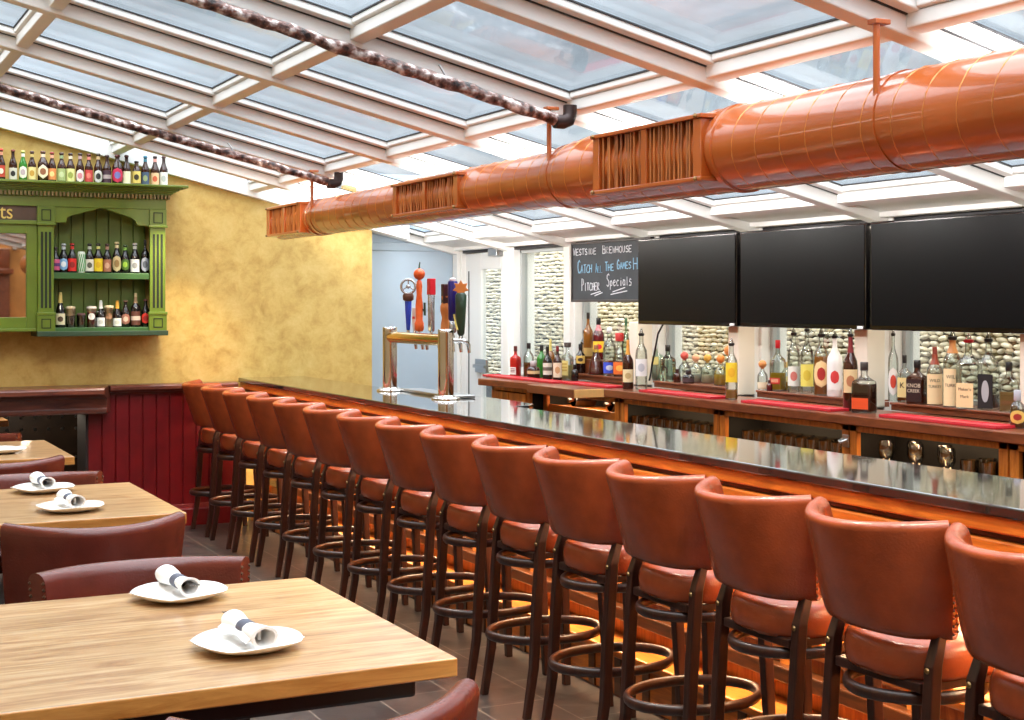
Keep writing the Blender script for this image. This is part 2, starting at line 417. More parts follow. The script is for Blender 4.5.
# window wall: posts, header, sill, panes
Y0P = Y_on(880, 4.90)
POST_Y = [Y0P + 1.09 * k for k in (-6, -5, -4, -3, -2, -1, 0, 1, 2, 3)] + [Y_on(509, 4.92), Y_on(458, 4.92)]
ZH = 2.08
for i, y in enumerate(POST_Y):
    p = MB().box(4.89, 5.12, y - .045, y + .045, 0, roof_z(4.9) + .02)
    p.box(4.92, 5.10, y - .07, y + .07, 0, ZH)
    struct(p.build('window_post', M_white, bevel=.004))
    if 4 <= i <= 8:
        struct(MB().box(4.775, 4.89, y - .05, y + .05, 1.127, 1.53).build('window_post_base', M_cream, bevel=.006))
struct(MB().box(4.86, 5.16, YB, YBL, ZH, ZH + .10).build('trim_header', M_white, bevel=.004))
struct(MB().box(4.93, 5.0, YB, YBL, ZH - .022, ZH).build('trim_header_groove', M_gasket))
wi = 1
for i in range(len(POST_Y) - 1):
    a, b = POST_Y[i] + .07, POST_Y[i + 1] - .07
    if i == len(POST_Y) - 2:
        continue
    fr = MB()
    zs = 1.16
    for (y0, y1, z0, z1) in ((a, a + .028, zs, ZH - .02), (b - .028, b, zs, ZH - .02), (a, b, zs, zs + .03), (a, b, ZH - .05, ZH - .02)):
        fr.box(4.98, 5.03, y0, y1, z0, z1)
    w = struct(fr.build('window_%d' % wi, plain('grey_window_frame', rgb(168, 172, 172), .4), bevel=.003))
    MB().box(5.0, 5.008, a + .02, b - .02, zs + .02, ZH - .04).build('window_glass', M_winglass, w)
    struct(MB().box(4.98, 5.12, a, b, 0, zs).build('wall_window_%d' % wi, M_white))
    wi += 1
# glazed door in the far bay
da, db = POST_Y[-2] + .07, POST_Y[-1] - .06
dz = Z_X(490, 253, 4.98)
dm = MB()
yg0, yg1 = Y_on(503, 4.98), Y_on(483, 4.98)
yl = Y_on(471, 4.98)
dm.box(4.96, 5.01, da, yg0, .02, dz); dm.box(4.96, 5.01, yg1, db, .02, dz)
dm.box(4.96, 5.01, yg0, yg1, .02, .3); dm.box(4.96, 5.01, yg0, yg1, dz - .13, dz)
door = struct(dm.build('door_1', M_door, bevel=.004))
MB().box(4.98, 4.986, yg0, yg1, .3, dz - .13).build('door_glass', M_winglass, door)
MB().box(4.955, 4.962, yl - .012, yl, .1, dz - .14).build('weather_strip', M_gasket, door)
MB().box(4.90, 4.96, Y_on(500, 4.93), Y_on(491, 4.93), dz - .03, dz + .03).build('door_closer', M_steel, door, bevel=.004)
zl = Z_X(483, 366, 4.95)
hb = MB().box(4.94, 4.962, Y_on(487, 4.95), Y_on(476, 4.95), zl - .055, zl + .055)
hb.box(4.90, 4.925, Y_on(487, 4.95) - .04, Y_on(478, 4.95), zl - .015, zl + .012); hb.box(4.92, 4.945, Y_on(480, 4.95), Y_on(478, 4.95), zl - .012, zl + .01)
hb.build('door_handle', M_steel, door, bevel=.003)
struct(MB().box(4.96, 5.06, da - .02, db + .02, dz + .01, ZH).build('trim_door_head', M_door))
# pebble wall outside
pw = MB()
struct(MB().box(5.62, 5.9, YB, 14.0, 0, 2.22).build('wall_pebble_backing', M_mortar))
ico = bmesh.new(); bmesh.ops.create_icosphere(ico, subdivisions=2, radius=1.0)
iv = [v.co.copy() for v in ico.verts]; ifs = [tuple(v.index for v in f.verts) for f in ico.faces]; ico.free()
z = 1.0; row = 0
rp = random.Random(3)
while z < 2.2:
    y = 3.2 + rp.random() * .05
    while y < 13.4:
        ly = rp.uniform(.025, .042); lz = rp.uniform(.012, .0175)
        M = Matrix.Translation((5.62, y + ly, z + rp.uniform(-.006, .006))) @ Matrix.Rotation(rp.uniform(-.3, .3), 4, 'X') @ Matrix.Diagonal((rp.uniform(.022, .034), ly, lz, 1))
        pw.add(iv, ifs, M)
        y += 2 * ly + rp.uniform(.0, .006)
    z += .0305
struct(pw.build('wall_pebble', M_pebble, smooth=180, fix=False))

# ------------------------------------------------------------------ glass roof
ang = math.atan(.235)
RAFT = [Y0P + 1.09 * k for k in (-8, -7, -6, -5, -4, -3, -2, -1, 0, 1, 2, 3)] + [POST_Y[-2], POST_Y[-1]]
def slab_along_roof(mb, y0, y1, xa, xb, n0, n1):
    """box following the roof slope between xa..xb, n = height above rafter underside"""
    P = []
    for xx in (xa, xb):
        for n in (n0, n1):
            P.append((xx, roof_z(xx) + n))
    (ax, az0), (_, az1), (bx, bz0), (_, bz1) = P
    mb.prism([(ax, az0), (bx, bz0), (bx, bz1), (ax, az1)], 'y', y0, y1)
XU = -.32
cs = MB(); cs.prism([(-2.1, roof_z(-2.1) - .02), (-.25, roof_z(-.25) - .02), (-.25, roof_z(-.25) + .2), (-2.1, roof_z(-2.1) + .2)], 'y', YB, YW + .3)  # unseen solid slab added to keep low sky light off the stool backs
struct(cs.build('sky_block_ceiling', M_plaster))
for y in RAFT:
    m = MB()
    slab_along_roof(m, y - .042, y + .042, XU, 4.97, 0, .065)
    slab_along_roof(m, y - .10, y + .10, XU, 4.97, .067, .10)
    m2 = MB(); slab_along_roof(m2, y - .05, y + .05, XU, 4.97, .064, .0675)
    r = struct(m.build('roof_rafter', M_white, bevel=.006))
    m2.build('rafter_groove', M_gasket, r)
    m3 = MB()
    slab_along_roof(m3, y - .106, y + .106, XU, 4.97, .098, .104)
    m3.build('glazing_gasket', M_gasket, r)
for i in range(len(RAFT) - 1):
    a, b = RAFT[i] + .04, RAFT[i + 1] - .04
    for px in (0.02, 1.05, 2.08, 3.10, 4.62):
        if px < 0 and RAFT[i] > 6: pass
        m = MB(); slab_along_roof(m, a, b, px - .03, px + .03, .022, .072)
        slab_along_roof(m, a + .06, b - .06, px - .045, px + .045, .074, .10)
        p = struct(m.build('roof_purlin', M_white, bevel=.005))
        m4 = MB(); slab_along_roof(m4, a + .06, b - .06, px - .05, px + .05, .098, .104); m4.build('glazing_gasket', M_gasket, p)
    m = MB(); slab_along_roof(m, a + .06, b - .06, XU, 4.62, .105, .111)
    struct(m.build('roof_pane', M_roofglass))
    m = MB(); slab_along_roof(m, a, b, 4.64, 4.97, .05, .10)
    struct(m.build('trim_eave', M_white))
# rake trim where the roof meets the ochre wall
m = MB(); slab_along_roof(m, YW - .05, YW + .02, XU, XR + .3, -.02, .12); struct(m.build('trim_rake', M_white, bevel=.005))

# ================================================================== DUCT
XD, ZD = 3.07, 2.21
duct = thing('air_duct', 'copper coloured round air duct hung under the glass roof above the bar', 'duct', (XD, 0, ZD))
def cyl_y(mb, prof, n=40):
    """prof: list of (y, r)"""
    rings = [[(r * math.cos(2 * PI * k / n), y, r * math.sin(2 * PI * k / n)) for k in range(n)] for y, r in prof]
    return mb.sweep(rings)
R1, R2, R3 = .155, .125, .115
yb0, yb1 = Y_on(700, 2.9), Y_on(592, 2.9)
ym0, ym1 = Y_on(460, 2.95), Y_on(395, 2.95)
ye0, ye1 = Y_on(305, 2.97), Y_on(268, 2.955)
yr0, yr1 = Y_on(588, 3.0), Y_on(535, 3.0)
pr = [(-1.0, R1), (yr0, R1), (yr0 + (yr1 - yr0) * .2, R1 - .002), (yr0 + (yr1 - yr0) * .5, (R1 + R2) / 2), (yr0 + (yr1 - yr0) * .8, R2 + .002), (yr1, R2), (ym1, R2), (ym1 + .25, R3 + .004), (ye1, R3)]
pr = sorted(pr)
cyl_y(MB(), pr).build('duct_tube', M_duct, duct, smooth=35)
def rad_at(y):
    for (y0, r0), (y1, r1) in zip(pr, pr[1:]):
        if y0 <= y <= y1: return r0 + (r1 - r0) * (y - y0) / max(1e-6, y1 - y0)
    return R1
# spiral lock seam
sm = MB(); pts = []
y = .4
turn = .135
while y < ye1 - .1:
    for k in range(20):
        yy = y + turn * k / 20; a = 2 * PI * k / 20
        r = rad_at(yy)
        pts.append((r * math.cos(a), yy, r * math.sin(a)))
    y += turn
sm.tube(pts, .0028, n=5)
sm.build('spiral_seam', M_ductseam, duct, smooth=60)
def register(y0, y1, r, h, dep, nl, strap):
    """louvred side register on the -x side of the duct"""
    t = MB()
    x0 = -r - dep
    t.box(x0, -.3 * r, y0, y0 + .05, -h, h); t.box(x0, -.3 * r, y1 - .05, y1, -h, h)
    t.box(x0, -.3 * r, (y0 + y1) / 2 - .02, (y0 + y1) / 2 + .02, -h, h)
    t.box(x0 - .008, .0, y0 - .012, y1 + .012, h, h + .016); t.box(x0 - .008, -.3 * r, y0 - .012, y1 + .012, -h - .016, -h)
    o = t.build('register_box', M_duct, duct, bevel=.003)
    lv = MB()
    for s0, s1 in ((y0 + .05, (y0 + y1) / 2 - .02), ((y0 + y1) / 2 + .02, y1 - .05)):
        for k in range(nl):
            yy = s0 + (s1 - s0) * (k + .5) / nl
            M = Matrix.Translation((x0 + .03, yy, 0)) @ Matrix.Rotation(random.uniform(.1, .75), 4, 'Z')
            lv.box(-.022, .022, -.004, .004, -h, h, M)
    lv.build('louvers', M_louver, o)
    MB().box(-.55 * r - .02, -.55 * r, y0 + .02, y1 - .02, -h, h).build('register_back', M_ductdark, o)
    for yy, zz in ((y0 + .02, h + .008), (y1 - .02, h + .008), (y0 + .02, -h - .008), (y1 - .02, -h - .008)):
            b = MB()
            b.lathe([(.001, 0), (.009, .001), (.009, .008), (.004, .012), (.001, .013)], (0, 0, 0), 8, Matrix.Translation((x0 - .006, yy, zz)) @ Matrix.Rotation(-PI / 2, 4, 'Y'))
            b.build('screw', M_brass, o)
register(yb0, yb1, R1, .105, .012, 12, 0)
register(ym0, ym1, R2, .075, .01, 12, 0)
register(ye0 + .02, ye1 - .02, R3, .085, .012, 10, 0)
# end cap, joint collars
for y0, r in ((yb0 - .05, R1), (ye0 - .06, R3)):
    cyl_y(MB(), [(y0, r + .001), (y0 + .004, r + .007), (y0 + .03, r + .007), (y0 + .034, r + .001)]).build('collar', M_duct, duct, smooth=35)
MB().box(-R3 - .012, R3 * .7, ye1 - .02, ye1, -.1, .1).build('end_cap', M_duct, duct, bevel=.004)
# hanger rods with clamps
for yy, xo in ((RAFT[6] - .06, -.11), (Y_on(549, 2.95), -.1), (Y_on(312, 2.97), -.1), (RAFT[4], -.11)):
    rr = rad_at(yy)
    zt_ = roof_z(XD + xo * rr / .155) - ZD
    xx = -rr * .86
    rod = MB().tube([(xx, yy, -.01), (xx, yy, roof_z(XD + xx) - ZD)], .011, n=10)
    ho = rod.build('hanger_rod', M_duct, duct, smooth=40)
    MB().box(xx - .02, xx + .04, yy - .02, yy + .02, roof_z(XD + xx) - ZD - .012, roof_z(XD + xx) - ZD + .004).build('rafter_clamp', M_duct, ho, bevel=.003)
    cyl_y(MB(), [(yy - .012, rr), (yy - .012, rr + .004), (yy + .012, rr + .004), (yy + .012, rr)]).build('strap', M_duct, ho, smooth=35)

# ================================================================== PIPES UNDER THE ROOF
def pipe(label, y, xe):
    pts = []
    rr = []
    x_ = -1.6
    rp_ = random.Random(int(y * 10))
    while x_ < xe:
        pts.append((x_, y + rp_.uniform(-.004, .004), roof_z(x_) - .055 + rp_.uniform(-.004, .004))); rr.append(.026 + rp_.uniform(-.003, .004)); x_ += .05
    root = tag(MB().tube(pts, rr, n=12).build('sprinkler_pipe', M_pipe, smooth=60), label, 'pipe')
    zz = roof_z(xe) - .06
    e = MB().tube([(xe - .03, y, zz), (xe + .01, y, zz), (xe + .035, y, zz + .01), (xe + .045, y, zz + .035), (xe + .045, y, zz + .075)], [.03, .031, .032, .031, .03], n=12)
    e.build('pipe_elbow', plain('black_iron', rgb(48, 34, 32), .4, metal=.5), root, smooth=50)
    for xs in (-.6, .9, 2.4):
        cl = MB().tube([(xs + .045 * math.cos(a), y, roof_z(xs) - .055 + .03 * math.sin(a)) for a in (0,)] + [(xs, y, roof_z(xs) + .01)], .004, n=6)
        cl.build('pipe_hanger', M_steel, root)
pipe('dark wrapped pipe under the glass roof ending in an elbow beside the duct hanger', Y_on(565, 3.0) , 2.98)
pipe('dark wrapped pipe under the glass roof nearest the ochre wall', Y_on(335, 3.1), 3.08)

# ================================================================== BAR
XB0, XB1, ZB = 2.99, 3.51, 1.087
bar = thing('bar_counter', 'long bar with black granite top and glowing amber wood panelled front', 'bar', (0, 0, 0))
top = MB().box(XB0, XB1, -1.2, YW - .02, ZB - .034, ZB)
top.build('granite_top', M_granite, bar, bevel=.006)
MB().box(XB0 + .014, XB0 + .07, -1.2, YW - .02, ZB - .082, ZB - .034).build('edge_moulding', M_barwood, bar, bevel=.006)
MB().box(XB0 + .04, XB0 + .09, -1.2, YW - .02, ZB - .103, ZB - .082).build('dark_bead', M_bartrim, bar, bevel=.004)
MB().box(XB0 + .02, XB0 + .09, -1.2, YW - .02, ZB - .165, ZB - .103).build('apron_rail', M_barwood, bar, bevel=.006)
XF = 3.22
m = MB().box(XF, XB1 - .03, -1.2, YW - .02, 0, ZB - .034)
m.build('bar_body', M_barwood_v, bar)
m = MB().box(XB0 + .09, XF, -1.2, YW - .02, ZB - .165, ZB - .12)
m.build('soffit', M_bartrim, bar)
# front panels: stiles, corbels, mouldings
y = .2
while y < YW - .3:
    st = MB(); cb = MB(); pan = MB()
    st.box(XF - .022, XF, y - .05, y + .05, .30, ZB - .165)
    cb.prism([(XF - .022, ZB - .165), (XF - .12, ZB - .165), (XF - .12, ZB - .20), (XF - .10, ZB - .22), (XF - .07, ZB - .30), (XF - .045, ZB - .38), (XF - .022, ZB - .40)], 'y', y - .03, y + .03)
    pan.box(XF - .010, XF, y + .10, y + .56 - .0, .52, ZB - .25)
    y += .66
    st.build('stile', M_barwood_v, bar, bevel=.004); cb.build('corbel', M_barwood_v, bar, bevel=.004); pan.build('raised_panel', M_barpanel, bar, bevel=.006)
m = MB().prism([(XF, .40), (XF - .03, .40), (XF - .035, .425), (XF - .025, .44), (XF - .03, .46), (XF - .018, .475), (XF, .48)], 'y', -1.2, YW - .02)
m.build('panel_moulding', M_barwood, bar, bevel=.003)
m = MB().box(XF - .06, XF, -1.2, YW - .02, .29, .345)
m.build('dark_rail', M_bartrim, bar, bevel=.006)
m = MB().prism([(XF, 0), (XF - .13, 0), (XF - .13, .16), (XF - .145, .165), (XF - .145, .195), (XF, .215)], 'y', -1.2, YW - .02)
m.build('foot_step', M_barwood, bar, bevel=.005)
y = .3
while y < YW - .3:
    MB().box(XF - .138, XF - .128, y, y + .05, .0, .16).build('batten', M_bartrim, bar); y += .22
# sink shelf behind the bar
MB().box(XB1 - .03, XB1 + .28, -1.2, 8.9, .72, .76).build('work_shelf', M_steel, bar, bevel=.004)
slab = MB().prism([(3.50, 7.0), (3.62, 7.02), (3.70, 7.12), (3.72, 7.3), (3.72, 8.75), (3.50, 8.75)], 'z', ZB - .03, ZB - .002)
slab.build('tap_ledge', M_granite, bar, bevel=.004)

# ================================================================== BEER TOWER + TAPS
TX = 3.405
ya, ybn = 8.54, 7.66
tower = thing('beer_tower', 'polished steel beer tower with two columns and a cross pipe on the bar', 'beer tower', (TX, (ya + ybn) / 2, ZB))
for yy in (ya, ybn):
    o = yy - (ya + ybn) / 2
    c = MB().lathe([(.046, .0), (.047, .39), (.047, .405), (.043, .41), (.001, .411)], (0, o, 0), 28).build('column', M_chrome, tower, smooth=40)
    MB().lathe([(.085, .0), (.085, .006), (.078, .012), (.058, .014), (.052, .022), (.047, .024)], (0, o, 0), 28).build('flange', M_chrome, c, smooth=40)
    for k in range(6):
        a = k * PI / 3 + .3
        b = MB(); b.lathe([(.007, .012), (.007, .018), (.003, .021), (.001, .021)], (.067 * math.cos(a), o + .067 * math.sin(a), 0), 8)
        b.build('bolt', M_steel, c)
half = (ya - ybn) / 2
MB().tube([(0, -half, .345), (0, half, .345)], .036, n=24).build('cross_pipe', plain('brass_tinted_steel', rgb(214, 186, 130), .12, metal=1), tower, smooth=40)
MB().box(.05, .20, -half + .02, half - .05, .0, .018).build('drip_tray', M_steel, tower, bevel=.004)

def tap(label, y, htop, kind):
    z0 = ZB + .345
    t = thing('beer_tap', label, 'beer tap', (TX + .085, y, z0), 0, 'beer taps on the tower')
    f = MB().tube([(-.05, 0, .0), (.0, 0, .0), (.035, 0, -.01), (.05, 0, -.03), (.055, 0, -.075)], [.012, .014, .014, .012, .009], n=10)
    f.lathe([(.012, 0), (.013, .02), (.009, .028), (.009, .045)], (0, 0, 0), 12)
    f.build('faucet', M_chrome, t, smooth=50)
    hh = htop - z0
    return t, hh
def handle_prof(t, name, prof, mat, n=14): return MB().lathe(prof, (0, 0, 0), n).build(name, mat, t, smooth=50)
P_blue = plain('cobalt_blue_paint', rgb(36, 66, 186), .25); P_org = plain('pumpkin_orange', rgb(232, 98, 40), .35, vary=.15, vscale=30)
P_red = plain('bright_red_paint', rgb(216, 32, 48), .3); P_navy = plain('navy_paint', rgb(34, 26, 108), .3); P_grn = plain('bottle_green_paint', rgb(34, 54, 34), .3)
P_brn = plain('brown_wood_handle', rgb(92, 52, 34), .4); P_cop = plain('copper_orange_paint', rgb(206, 120, 56), .35); P_lg = plain('light_grey_metal', rgb(188, 190, 194), .25, metal=.8)
P_ptint = plain('pale_pink_paint', rgb(232, 208, 206), .4); P_dkred = plain('dark_maroon_paint', rgb(62, 22, 24), .35)
t, hh = tap('blue beer tap handle topped with a grey ring badge', 8.44, 1.80, 0)
handle_prof(t, 'handle', [(.006, .04), (.012, .05), (.02, .17), (.022, hh - .14), (.016, hh - .13)], P_blue)
handle_prof(t, 'handle_collar', [(.02, hh - .14), (.034, hh - .13), (.036, hh - .105), (.03, hh - .09), (.01, hh - .085)], P_brn)
g = MB().tube([(-.0, .045 * math.cos(a), hh - .045 + .045 * math.sin(a)) for a in [2 * PI * k / 24 for k in range(24)]], .008, n=8, closed=True)
for k in range(3):
    a = PI / 2 + k * 2 * PI / 3
    g.tube([(0, 0, hh - .045), (0, .042 * math.cos(a), hh - .045 + .042 * math.sin(a))], .004, n=6)
g.lathe([(.001, -.016), (.016, -.004), (.016, .004), (.001, .016)], (0, 0, hh - .045), 10)
g.build('ring_badge', P_lg, t, smooth=60).rotation_euler = (0, 0, 1.1)
t, hh = tap('tall orange beer tap handle with a small pumpkin on top', 8.26, 1.905, 0)
handle_prof(t, 'handle', [(.02, .04), (.03, .055), (.03, .09), (.022, .11), (.024, .2), (.017, .27), (.02, hh - .15), (.016, hh - .12), (.008, hh - .11)], P_org)
pk = MB(); n = 24; rings = []
for j in range(9):
    th = PI * j / 8
    rings.append([((.034 * math.sin(th) * (1 + .08 * math.cos(8 * 2 * PI * k / n))) * math.cos(2 * PI * k / n), (.042 * math.sin(th) * (1 + .08 * math.cos(8 * 2 * PI * k / n))) * math.sin(2 * PI * k / n), hh - .075 - .036 * math.cos(th)) for k in range(n)])
pk.sweep(rings); pk.build('pumpkin', P_org, t, smooth=70)
MB().tube([(0, 0, hh - .042), (.002, .002, hh - .02), (.006, .004, hh)], [.007, .005, .004], n=8).build('pumpkin_stem', P_grn, t, smooth=60)
MB().tube([(.02, -.02, .18), (.025, -.03, .14), (.028, -.02, .22)], .008, n=6).build('vine', P_grn, t, smooth=60)
t, hh = tap('grey metal beer tap handle with a red cap', 8.07, 1.80, 0)
handle_prof(t, 'handle', [(.012, .04), (.02, .05), (.022, hh - .1), (.020, hh - .095)], P_lg)
MB().box(-.02, .02, -.024, .024, hh - .1, hh).build('red_cap', P_red, t, bevel=.004)
t, hh = tap('pale pink paddle tap handle beside the pumpkin handle', 8.33, 1.62, 0)
MB().prism([(-.012, .04), (.012, .04), (.03, .09), (.03, hh), (-.03, hh), (-.03, .09)], 'x', -.008, .008).build('handle', P_ptint, t, bevel=.003)
MB().box(-.011, -.0085, -.018, .018, hh - .07, hh - .055).build('mark', P_red, t)
t, hh = tap('copper figurine tap handle with a dark maroon top', 7.86, 1.765, 0)
handle_prof(t, 'handle', [(.014, .04), (.03, .05), (.026, .09), (.02, .13), (.03, .17), (.03, .2), (.016, .23), (.024, .26), (.02, hh - .1), (.01, hh - .09)], P_cop)
MB().box(-.02, .02, -.022, .022, hh - .12, hh).build('handle_top', P_dkred, t, bevel=.006)
t, hh = tap('navy blue bottle shaped tap handle with a pale cap', 7.75, 1.80, 0)
handle_prof(t, 'handle', [(.012, .04), (.012, .1), (.026, .12), (.03, hh - .03), (.026, hh - .02)], P_navy)
handle_prof(t, 'handle_tip', [(.018, hh - .02), (.02, hh - .008), (.008, hh), (.001, hh)], P_ptint)
handle_prof(t, 'handle_sleeve', [(.014, .04), (.022, .05), (.02, .11), (.014, .115)], P_lg)
t, hh = tap('green tap handle crowned by an orange maple leaf', 7.635, 1.785, 0)
handle_prof(t, 'handle', [(.008, .02), (.022, .04), (.026, .1), (.03, .16), (.034, hh - .09), (.024, hh - .075)], P_grn)
lf = []
for k in range(14):
    a = 2 * PI * k / 14 + PI / 2
    r = .05 if k % 2 == 0 else .03
    lf.append((r * math.cos(a), hh - .05 + r * math.sin(a)))
MB().prism(lf, 'x', -.012, .012).build('maple_leaf', P_cop, t, bevel=.003).rotation_euler = (0, 0, 1.1)
MB().tube([(-.03, -.02, .06), (-.034, .0, .1), (-.034, .02, .15)], .006, n=6).build('emblem', M_gold, t, smooth=60)

# ================================================================== BAR STOOLS
def build_back(mb, W0, W1, z0, z1, xb, tilt, wing, th, fold, nS=18, flip=1, bow=1.0, wing0=None, saddle=.014):
    if wing0 is None: wing0 = wing
    """upholstered back swept across its width. +x is the sitter's front."""
    rings = []
    loop = []
    N = 6
    hgt = z1 - z0
    # rounded loop in (t, o): o = offset across thickness
    base = rrect(th, hgt, th * .48, 4, 0, (z0 + z1) / 2)
    # add mid points on the long sides
    pts = []
    for i, p in enumerate(base):
        pts.append(p); q = base[(i + 1) % len(base)]
        if abs(q[1] - p[1]) > hgt * .4:
            for k in range(1, N): pts.append((p[0] + (q[0] - p[0]) * k / N, p[1] + (q[1] - p[1]) * k / N))
    for i in range(nS + 1):
        s = -1 + 2 * i / nS
        ring = []
        for off, z in pts:
            t = max(0, min(1, (z - z0) / hgt))
            w = W0 + (W1 - W0) * t ** .8
            wg = wing0 + (wing - wing0) * t
            x = xb - tilt * t + wg * abs(s) ** 2.2 * bow
            sf = 1 - fold * (1 - t)
            if abs(s) > sf: x += (abs(s) - sf) * w * 1.1
            ztop = z - saddle * (1 - s * s) * t
            sl = wg * 2.2 * abs(s) ** 1.2 / w * (1 if s > 0 else -1)
            nrm = math.hypot(1, sl)
            ring.append((x + off / nrm, s * w - off * sl / nrm * .8, ztop))
        rings.append(ring)
    mb.sweep(rings)
    return mb
def nail_row(mb, n, W0, W1, z0, z1, xb, tilt, wing, wing0, th, fold, rad):
    for s in (-1, 1):
        for k in range(n):
            t = .06 + .86 * k / (n - 1)
            w = W0 + (W1 - W0) * t ** .8; wg = wing0 + (wing - wing0) * t
            x = xb - tilt * t + wg + fold * (1 - t) * w * 1.1
            sl = wg * 2.2 / w; nrm = math.hypot(1, sl)
            tx, ty = wg * 2.2 + (1.1 * w if fold else 0), w
            tn = math.hypot(tx, ty)
            for off in (-th * .38, th * .38):
                mb.lathe([(.001, -rad), (rad, 0), (.001, rad)], (x + off / nrm + tx / tn * .001, s * (w - off * sl / nrm * .8 + ty / tn * .001), z0 + (z1 - z0) * t), 6)
def soft_block(mb, w, d, z0, z1, r, cx=0, dome=.015, edge=.02, taper=1.0):
    """cushion with rounded corners and a domed top; rings from bottom to top"""
    rings = []
    for (s, z) in ((.94, z0), (.985, z0 + edge * .5), (1.0, z0 + (z1 - z0) * .45), (.985, z1 - edge * .8), (.95, z1 - edge * .2), (.88, z1), (.6, z1 + dome * .7), (.25, z1 + dome), (.02, z1 + dome * 1.05)):
        rings.append([(cx + px * s, py * s, z) for px, py in rrect(d, w, r, 6)])
    mb.sweep(rings)
    return mb
def make_stool(label):
    t = thing('bar_stool', label, 'bar stool', (0, 0, 0), 0, 'bar stools along the bar')
    soft_block(MB(), .372, .42, .645, .745, .14, .02, .02, .03).build('seat', M_leather, t, smooth=60)
    b = build_back(MB(), .212, .256, .765, 1.09, -.20, .11, .165, .055, .26, wing0=.06, saddle=.016).build('backrest', M_leather, t, smooth=34)
    nl = MB()
    nail_row(nl, 14, .212, .256, .765, 1.09, -.20, .11, .165, .06, .055, .26, .0045)
    nl.build('nailheads', M_nail, b)
    for s in (-1, 1):
        pts = [(-.112, s * .193, .785), (-.14, s * .197, .70), (-.158, s * .197, .45), (-.172, s * .198, .2), (-.205, s * .2, 0)]
        lg = MB(); rings = []
        for (px, py, pz), w in zip(pts, (.015, .018, .0185, .017, .015)):
            rings.append([(px + a * w, py + c * w * .95, pz) for a, c in ((-1, -1), (1, -1), (1, 1), (-1, 1))])
        l = lg.sweep(rings).build('leg', M_darkwood, t, bevel=.004)
        MB().lathe([(.001, -.002), (.009, 0), (.006, .004), (.001, .005)], (0, 0, 0), 10, Matrix.Translation((-.163, s * .198, .69)) @ Matrix.Rotation(-PI / 2, 4, 'Y')).build('bolt', M_brass, l)
    for s in (-1, 1):
        pts = [(.15, s * .165, .67), (.165, s * .175, .35), (.18, s * .185, 0)]
        lg = MB(); rings = []
        for (px, py, pz), w in zip(pts, (.02, .018, .015)):
            rings.append([(px + a * w, py + c * w, pz) for a, c in ((-1, -1), (1, -1), (1, 1), (-1, 1))])
        lg.sweep(rings).build('leg', M_darkwood, t, bevel=.004)
    def ring(a, b_, z, cx): return [(cx + a * math.cos(2 * PI * k / 40), b_ * math.sin(2 * PI * k / 40), z) for k in range(40)]
    MB().tube(ring(.20, .172, .60, -.015), .012, n=10, closed=True, ry=.018).build('seat_ring', M_darkwood, t, smooth=60)
    MB().tube(ring(.245, .182, .295, -.02), .013, n=10, closed=True, ry=.019).build('foot_ring', M_darkwood, t, smooth=60)
    fr = MB().box(-.16, .16, -.17, .17, .622, .65); fr.build('seat_frame', M_darkwood, t, bevel=.004)
    return t
US = [182, 201.7, 223, 250, 277, 304.4, 339.7, 376.7, 423.9, 474, 536, 615, 699.6, 807, 947]
ORD = ['nearest the red beadboard wall', 'second from the red beadboard wall', 'third from the red beadboard wall', 'fourth from the red beadboard wall', 'fifth from the red beadboard wall',
       'sixth from the red beadboard wall', 'seventh from the red beadboard wall', 'eighth, middle of the row of fifteen', 'ninth from the red beadboard wall', 'tenth from the red beadboard wall',
       'fifth from the near end of the row', 'fourth from the near end of the row', 'third from the near end of the row', 'second from the near end of the row', 'cut by the right edge of the photo']
XS = 2.56
stool0 = None
for i, u in enumerate(US):
    yc = 4.124 * XS - i * .2194 * XS - .255 - .125 + .0135 * i
    lab = 'chestnut leather bar stool with dark wood legs, ' + ORD[i]
    if stool0 is None: o = stool0 = make_stool(lab)
    else: o = copy_tree(stool0); o['label'] = lab
    o.location = (XS + .24, yc, 0); o.rotation_euler = (0, 0, [0, .01, -.01, .008, -.01, .01, -.008, .0, .01, -.01, .01, .0, -.01, .01, .0][i])

# ================================================================== DINING TABLES, CHAIRS, SETTINGS
TABS = [(3.27, 4.455), (6.05, 7.21), (8.55, 9.68), (11.42, 12.3)]
TLAB = ['pine topped dining table nearest the camera, laid with two plates', 'pine topped dining table second from the camera, laid with two plates',
        'pine topped dining table third from the camera, mostly behind a chair back', 'pine topped dining table in the dark nook below the ledge']
def make_table(y0, y1, label, xr=1.487, xl=-.55):
    cx, cy = (xr + xl) / 2, (y0 + y1) / 2
    t = thing('dining_table', label, 'table', (cx, cy, 0), 0, 'pine dining tables')
    hw, hd = (xr - xl) / 2, (y1 - y0) / 2
    tp = MB().box(-hw, hw, -hd, hd, .712, .76).build('tabletop', M_pine, t, bevel=.005, seg=3)
    tp.data.materials.append(M_pine_edge)
    for pg in tp.data.polygons:
        if abs(pg.normal.z) < .5: pg.material_index = 1
    e = MB()
    MB().box(-hw + .06, hw - .07, -hd + .10, hd - .10, .645, .715).build('apron', M_black, t, bevel=.01)
    for sx in (-hw + .5, hw - .85):
        MB().box(sx - .05, sx + .05, -.05, .05, .04, .645).build('pedestal', M_black, t, bevel=.006)
        MB().box(sx - .04, sx + .04, -.36, .36, 0, .05).build('foot', M_black, t, bevel=.01)
    return t
for (y0, y1), lab in zip(TABS, TLAB): make_table(y0, y1, lab, 1.487 if y0 < 8 else 1.45)

